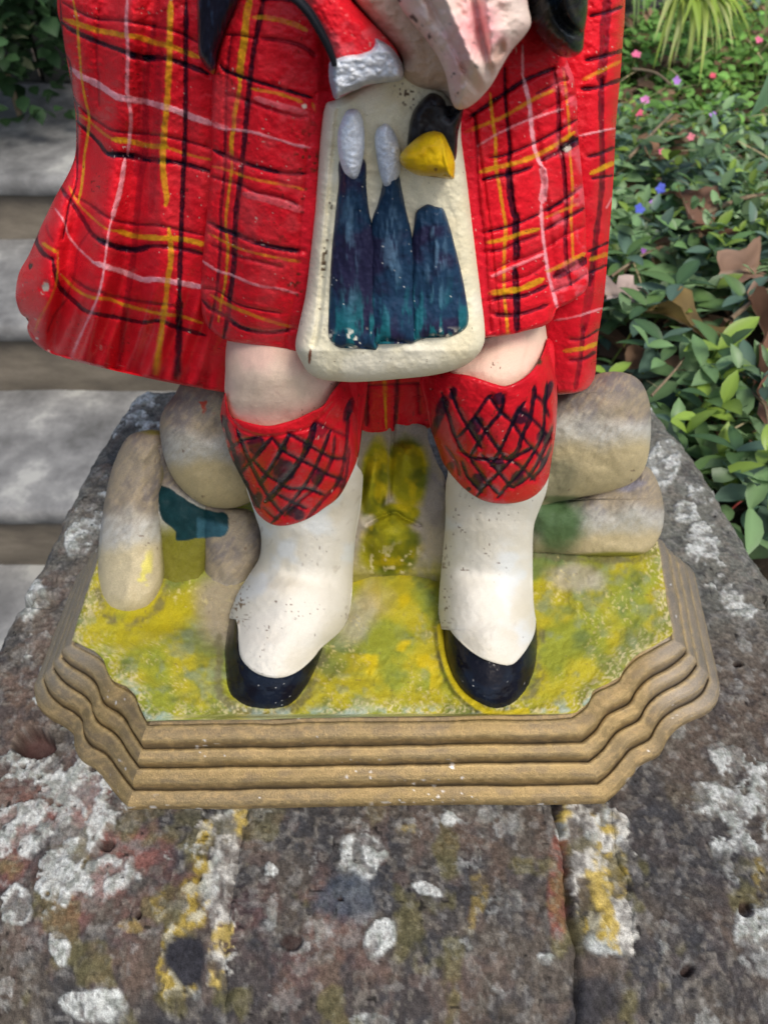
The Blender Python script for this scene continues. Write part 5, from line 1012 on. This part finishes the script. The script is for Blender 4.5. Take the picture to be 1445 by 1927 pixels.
# twigs and straws
for (a, b, Y1, Y2, rad, lab) in [((1180, 300), (1262, 215), 1.4, 1.5, .0028, 'pale straight twig pointing up to the flowers'), ((1225, 745), (1290, 668), .62, .68, .0014, 'thin orange-brown straw just above the pier corner'), ((1375, 600), (1442, 545), .80, .88, .0030, 'bent grey twig below the large dead leaf'), ((1405, 735), (1445, 812), .56, .52, .0016, 'pale dry stalk crossing the right picture edge'), ((1150, 520), (1230, 470), .95, 1.0, .0018, 'dry straw lying behind the shawl edge'), ((1330, 400), (1445, 365), 1.1, 1.2, .0035, 'thick brown twig at the right above the dead leaves'), ((1190, 130), (1262, 160), 1.7, 1.6, .0025, 'dry stalk in the far blurred grass')]:
    Y1 = gY(a[0], a[1], Y1, .09); Y2 = gY(b[0], b[1], Y2, .09)
    p, q = pos(a[0], a[1], tY(a[0], a[1], Y1)), pos(b[0], b[1], tY(b[0], b[1], Y2)); m_ = (p+q)/2+np.array([.004, 0, .006])
    o = stick('twig', [np.zeros(3), m_-p, q-p], rad, rad*.6, M_BARK, None, label=lab, cat='twig'); o.location = p
# small flowers
def flower(px, py, Y, size, col, lab, grp):
    Y = gY(px, py, Y, .095); P = pos(px, py, tY(px, py, Y)); e = empty('flower', tuple(P), label=lab, cat='flower', group=grp); rr = random.Random(int(px+py)); pm = mesh_leaf('petal', leaf_tmpl(3, .1, .1, .5), col, .6)
    for i in range(5):
        o = link('petal', pm, None, e); o.scale = (size*.42,)*3; o.rotation_euler = (0, -.25, i*1.2566+rr.random()); 
    e.rotation_euler = (rr.uniform(.4, .9), rr.uniform(-.3, .3), 0); z = gz(P[0], P[1])-P[2]
    stick('stem', [(0, 0, 0), (0.004, .004, z*.5), (0, .01, min(z, -.01))], .001, .001, M_STEM, e)
pk, bu, vi = (.75, .16, .30), (.10, .14, .62), (.42, .20, .60)
for (px, py, Y, s_, c, lab) in [(1196, 104, 1.75, .022, pk, 'pink flower highest beside the shawl'), (1212, 190, 1.55, .019, (.72, .25, .55), 'lilac-pink flower beside the shawl, above a redder one'), (1198, 212, 1.5, .022, (.70, .12, .2), 'deep pink flower just below a lilac-pink one'), (1245, 287, 1.35, .015, (.8, .16, .28), 'small pink flower beside the small brown leaf'), (1299, 258, 1.4, .015, (.8, .25, .3), 'small coral pink flower in the middle of the blurred grass'), (1272, 152, 1.6, .018, vi, 'violet flower at the end of the pale twig'), (1340, 218, 1.45, .016, vi, 'violet flower left of the long green blade'), (1426, 76, 1.8, .018, pk, 'pink flower furthest to the upper right'), (1340, 143, 1.62, .015, (.7, .1, .15), 'tiny red flower left of the long blade')]:
    flower(px, py, Y, s_, c, lab, 'small pink and violet flowers')
for (px, py, Y, s_, c, lab) in [(1242, 356, 1.2, .019, bu, 'blue periwinkle flower on the right of a pair'), (1202, 394, 1.12, .018, bu, 'blue periwinkle flower close to the shawl edge'), (1228, 382, 1.15, .012, vi, 'small mauve flower between two blue ones'), (1210, 472, 1.0, .009, (.3, .1, .4), 'tiny purple flower below the blue ones')]:
    flower(px, py, Y, s_, c, lab, 'blue periwinkle flowers')
# strap leaved plants
def blade_mesh(L, w, droop, col, seg=10):
    V = []
    for i in range(seg+1):
        t = i/seg; ww = w*(1-t**2.5)*(.55+.45*min(1, t*5)); V += [(L*t*(1-.15*droop*t), -ww/2, L*(.55*t-droop*t*t)+ww*.25), (L*t*(1-.15*droop*t), 0, L*(.55*t-droop*t*t)), (L*t*(1-.15*droop*t), ww/2, L*(.55*t-droop*t*t)+ww*.25)]
    V = np.array(V); F = []
    for i in range(seg): a = i*3; F += [(a, a+3, a+4, a+1), (a+1, a+4, a+5, a+2)]
    c = np.concatenate([np.tile(np.array(col), (len(V), 1))*(1-.15*(np.abs(V[:, 1]) < 1e-9))[:, None], np.full((len(V), 1), .4)], 1)
    m = npmesh('leaf', V, [np.array(F)], c); m.materials.append(M_LEAF); return m
def tuft(px, py, Y, n, L, w, lab, yaw0, yaw1, cols_, seed, droop=(.7, 1.2)):
    Y = gY(px, py, Y, .14); P = pos(px, py, tY(px, py, Y)); e = empty('strap_leaved_plant', tuple(P), label=lab, cat='plant'); rr = random.Random(seed)
    ms = [blade_mesh(1, w/L, d, c) for d in np.linspace(droop[0], droop[1], 4) for c in cols_]
    for i in range(n):
        o = link('leaf', rr.choice(ms), None, e); s_ = L*rr.uniform(.6, 1.1); o.scale = (s_, s_, s_); o.rotation_euler = (rr.uniform(-.15, .15), rr.uniform(-.4, .2), rr.uniform(yaw0, yaw1)); o.location = (rr.uniform(-.02, .02), rr.uniform(-.02, .02), 0)
tuft(1285, -5, 1.62, 80, .15, .012, 'clump of bright yellow-green strap leaves arching over the grass at the top', -2.0, .55, [(.42, .52, .10), (.32, .45, .07), (.50, .56, .20)], 5)
tuft(1180, -60, 1.9, 26, .17, .012, 'darker green strap leaves behind the shawl at the top', -3, 0, [(.13, .26, .06), (.2, .33, .08)], 7)
tuft(1420, -60, 2.1, 24, .20, .014, 'strap leaves in shade at the upper right corner', -3, 0, [(.12, .24, .06), (.30, .40, .12)], 9)
# one long blade leaning in from the right
p, q = pos(1470, 110, tY(1470, 110, .92)), pos(1368, 252, tY(1368, 252, 1.0)); d_ = q-p; L_ = float(np.linalg.norm(d_))
e = empty('long_blade', tuple(p), label='single long grey-green iris blade leaning in from the right edge', cat='leaf')
o = link('blade', blade_mesh(1, .030/L_, .30, (.34, .56, .30), 14), None, e); o.scale = (L_*1.05,)*3; o.rotation_euler = Vector(d_).to_track_quat('X', 'Z').to_euler(); o.rotation_euler = (Vector(d_).to_track_quat('X', 'Z') @ __import__('mathutils').Quaternion((1, 0, 0), .9)).to_euler()
# ivy at the upper left
P = pos(5, 20, tY(5, 20, 1.6)); e = empty('ivy_bush', tuple(P), label='dark ivy bush hanging at the upper left corner in front of the wall', cat='bush')
r = np.random.RandomState(51); N = 1500; U = r.randn(N, 3)*np.array([.11, .10, .10])+np.array([-.08, .1, .04]); cc = np.array([.035, .075, .03])[None]*(.5+1.3*r.rand(N))[:, None]; cc[r.rand(N) < .07] = [.42, .45, .25]
v, f, c = leaves(U, r.rand(N)*6.28, (r.rand(N)-.3)*1.2, r.rand(N)-.5, .022+.022*r.rand(N), cc, leaf_tmpl(3, .15, .2, .5))
link('foliage', npmesh('foliage', v, [f], c), M_LEAF, e, kind='stuff'); stick('stem', [(-.1, .15, -.3), (-.08, .12, -.1), (-.05, .1, .05)], .008, .004, M_BARK, e)
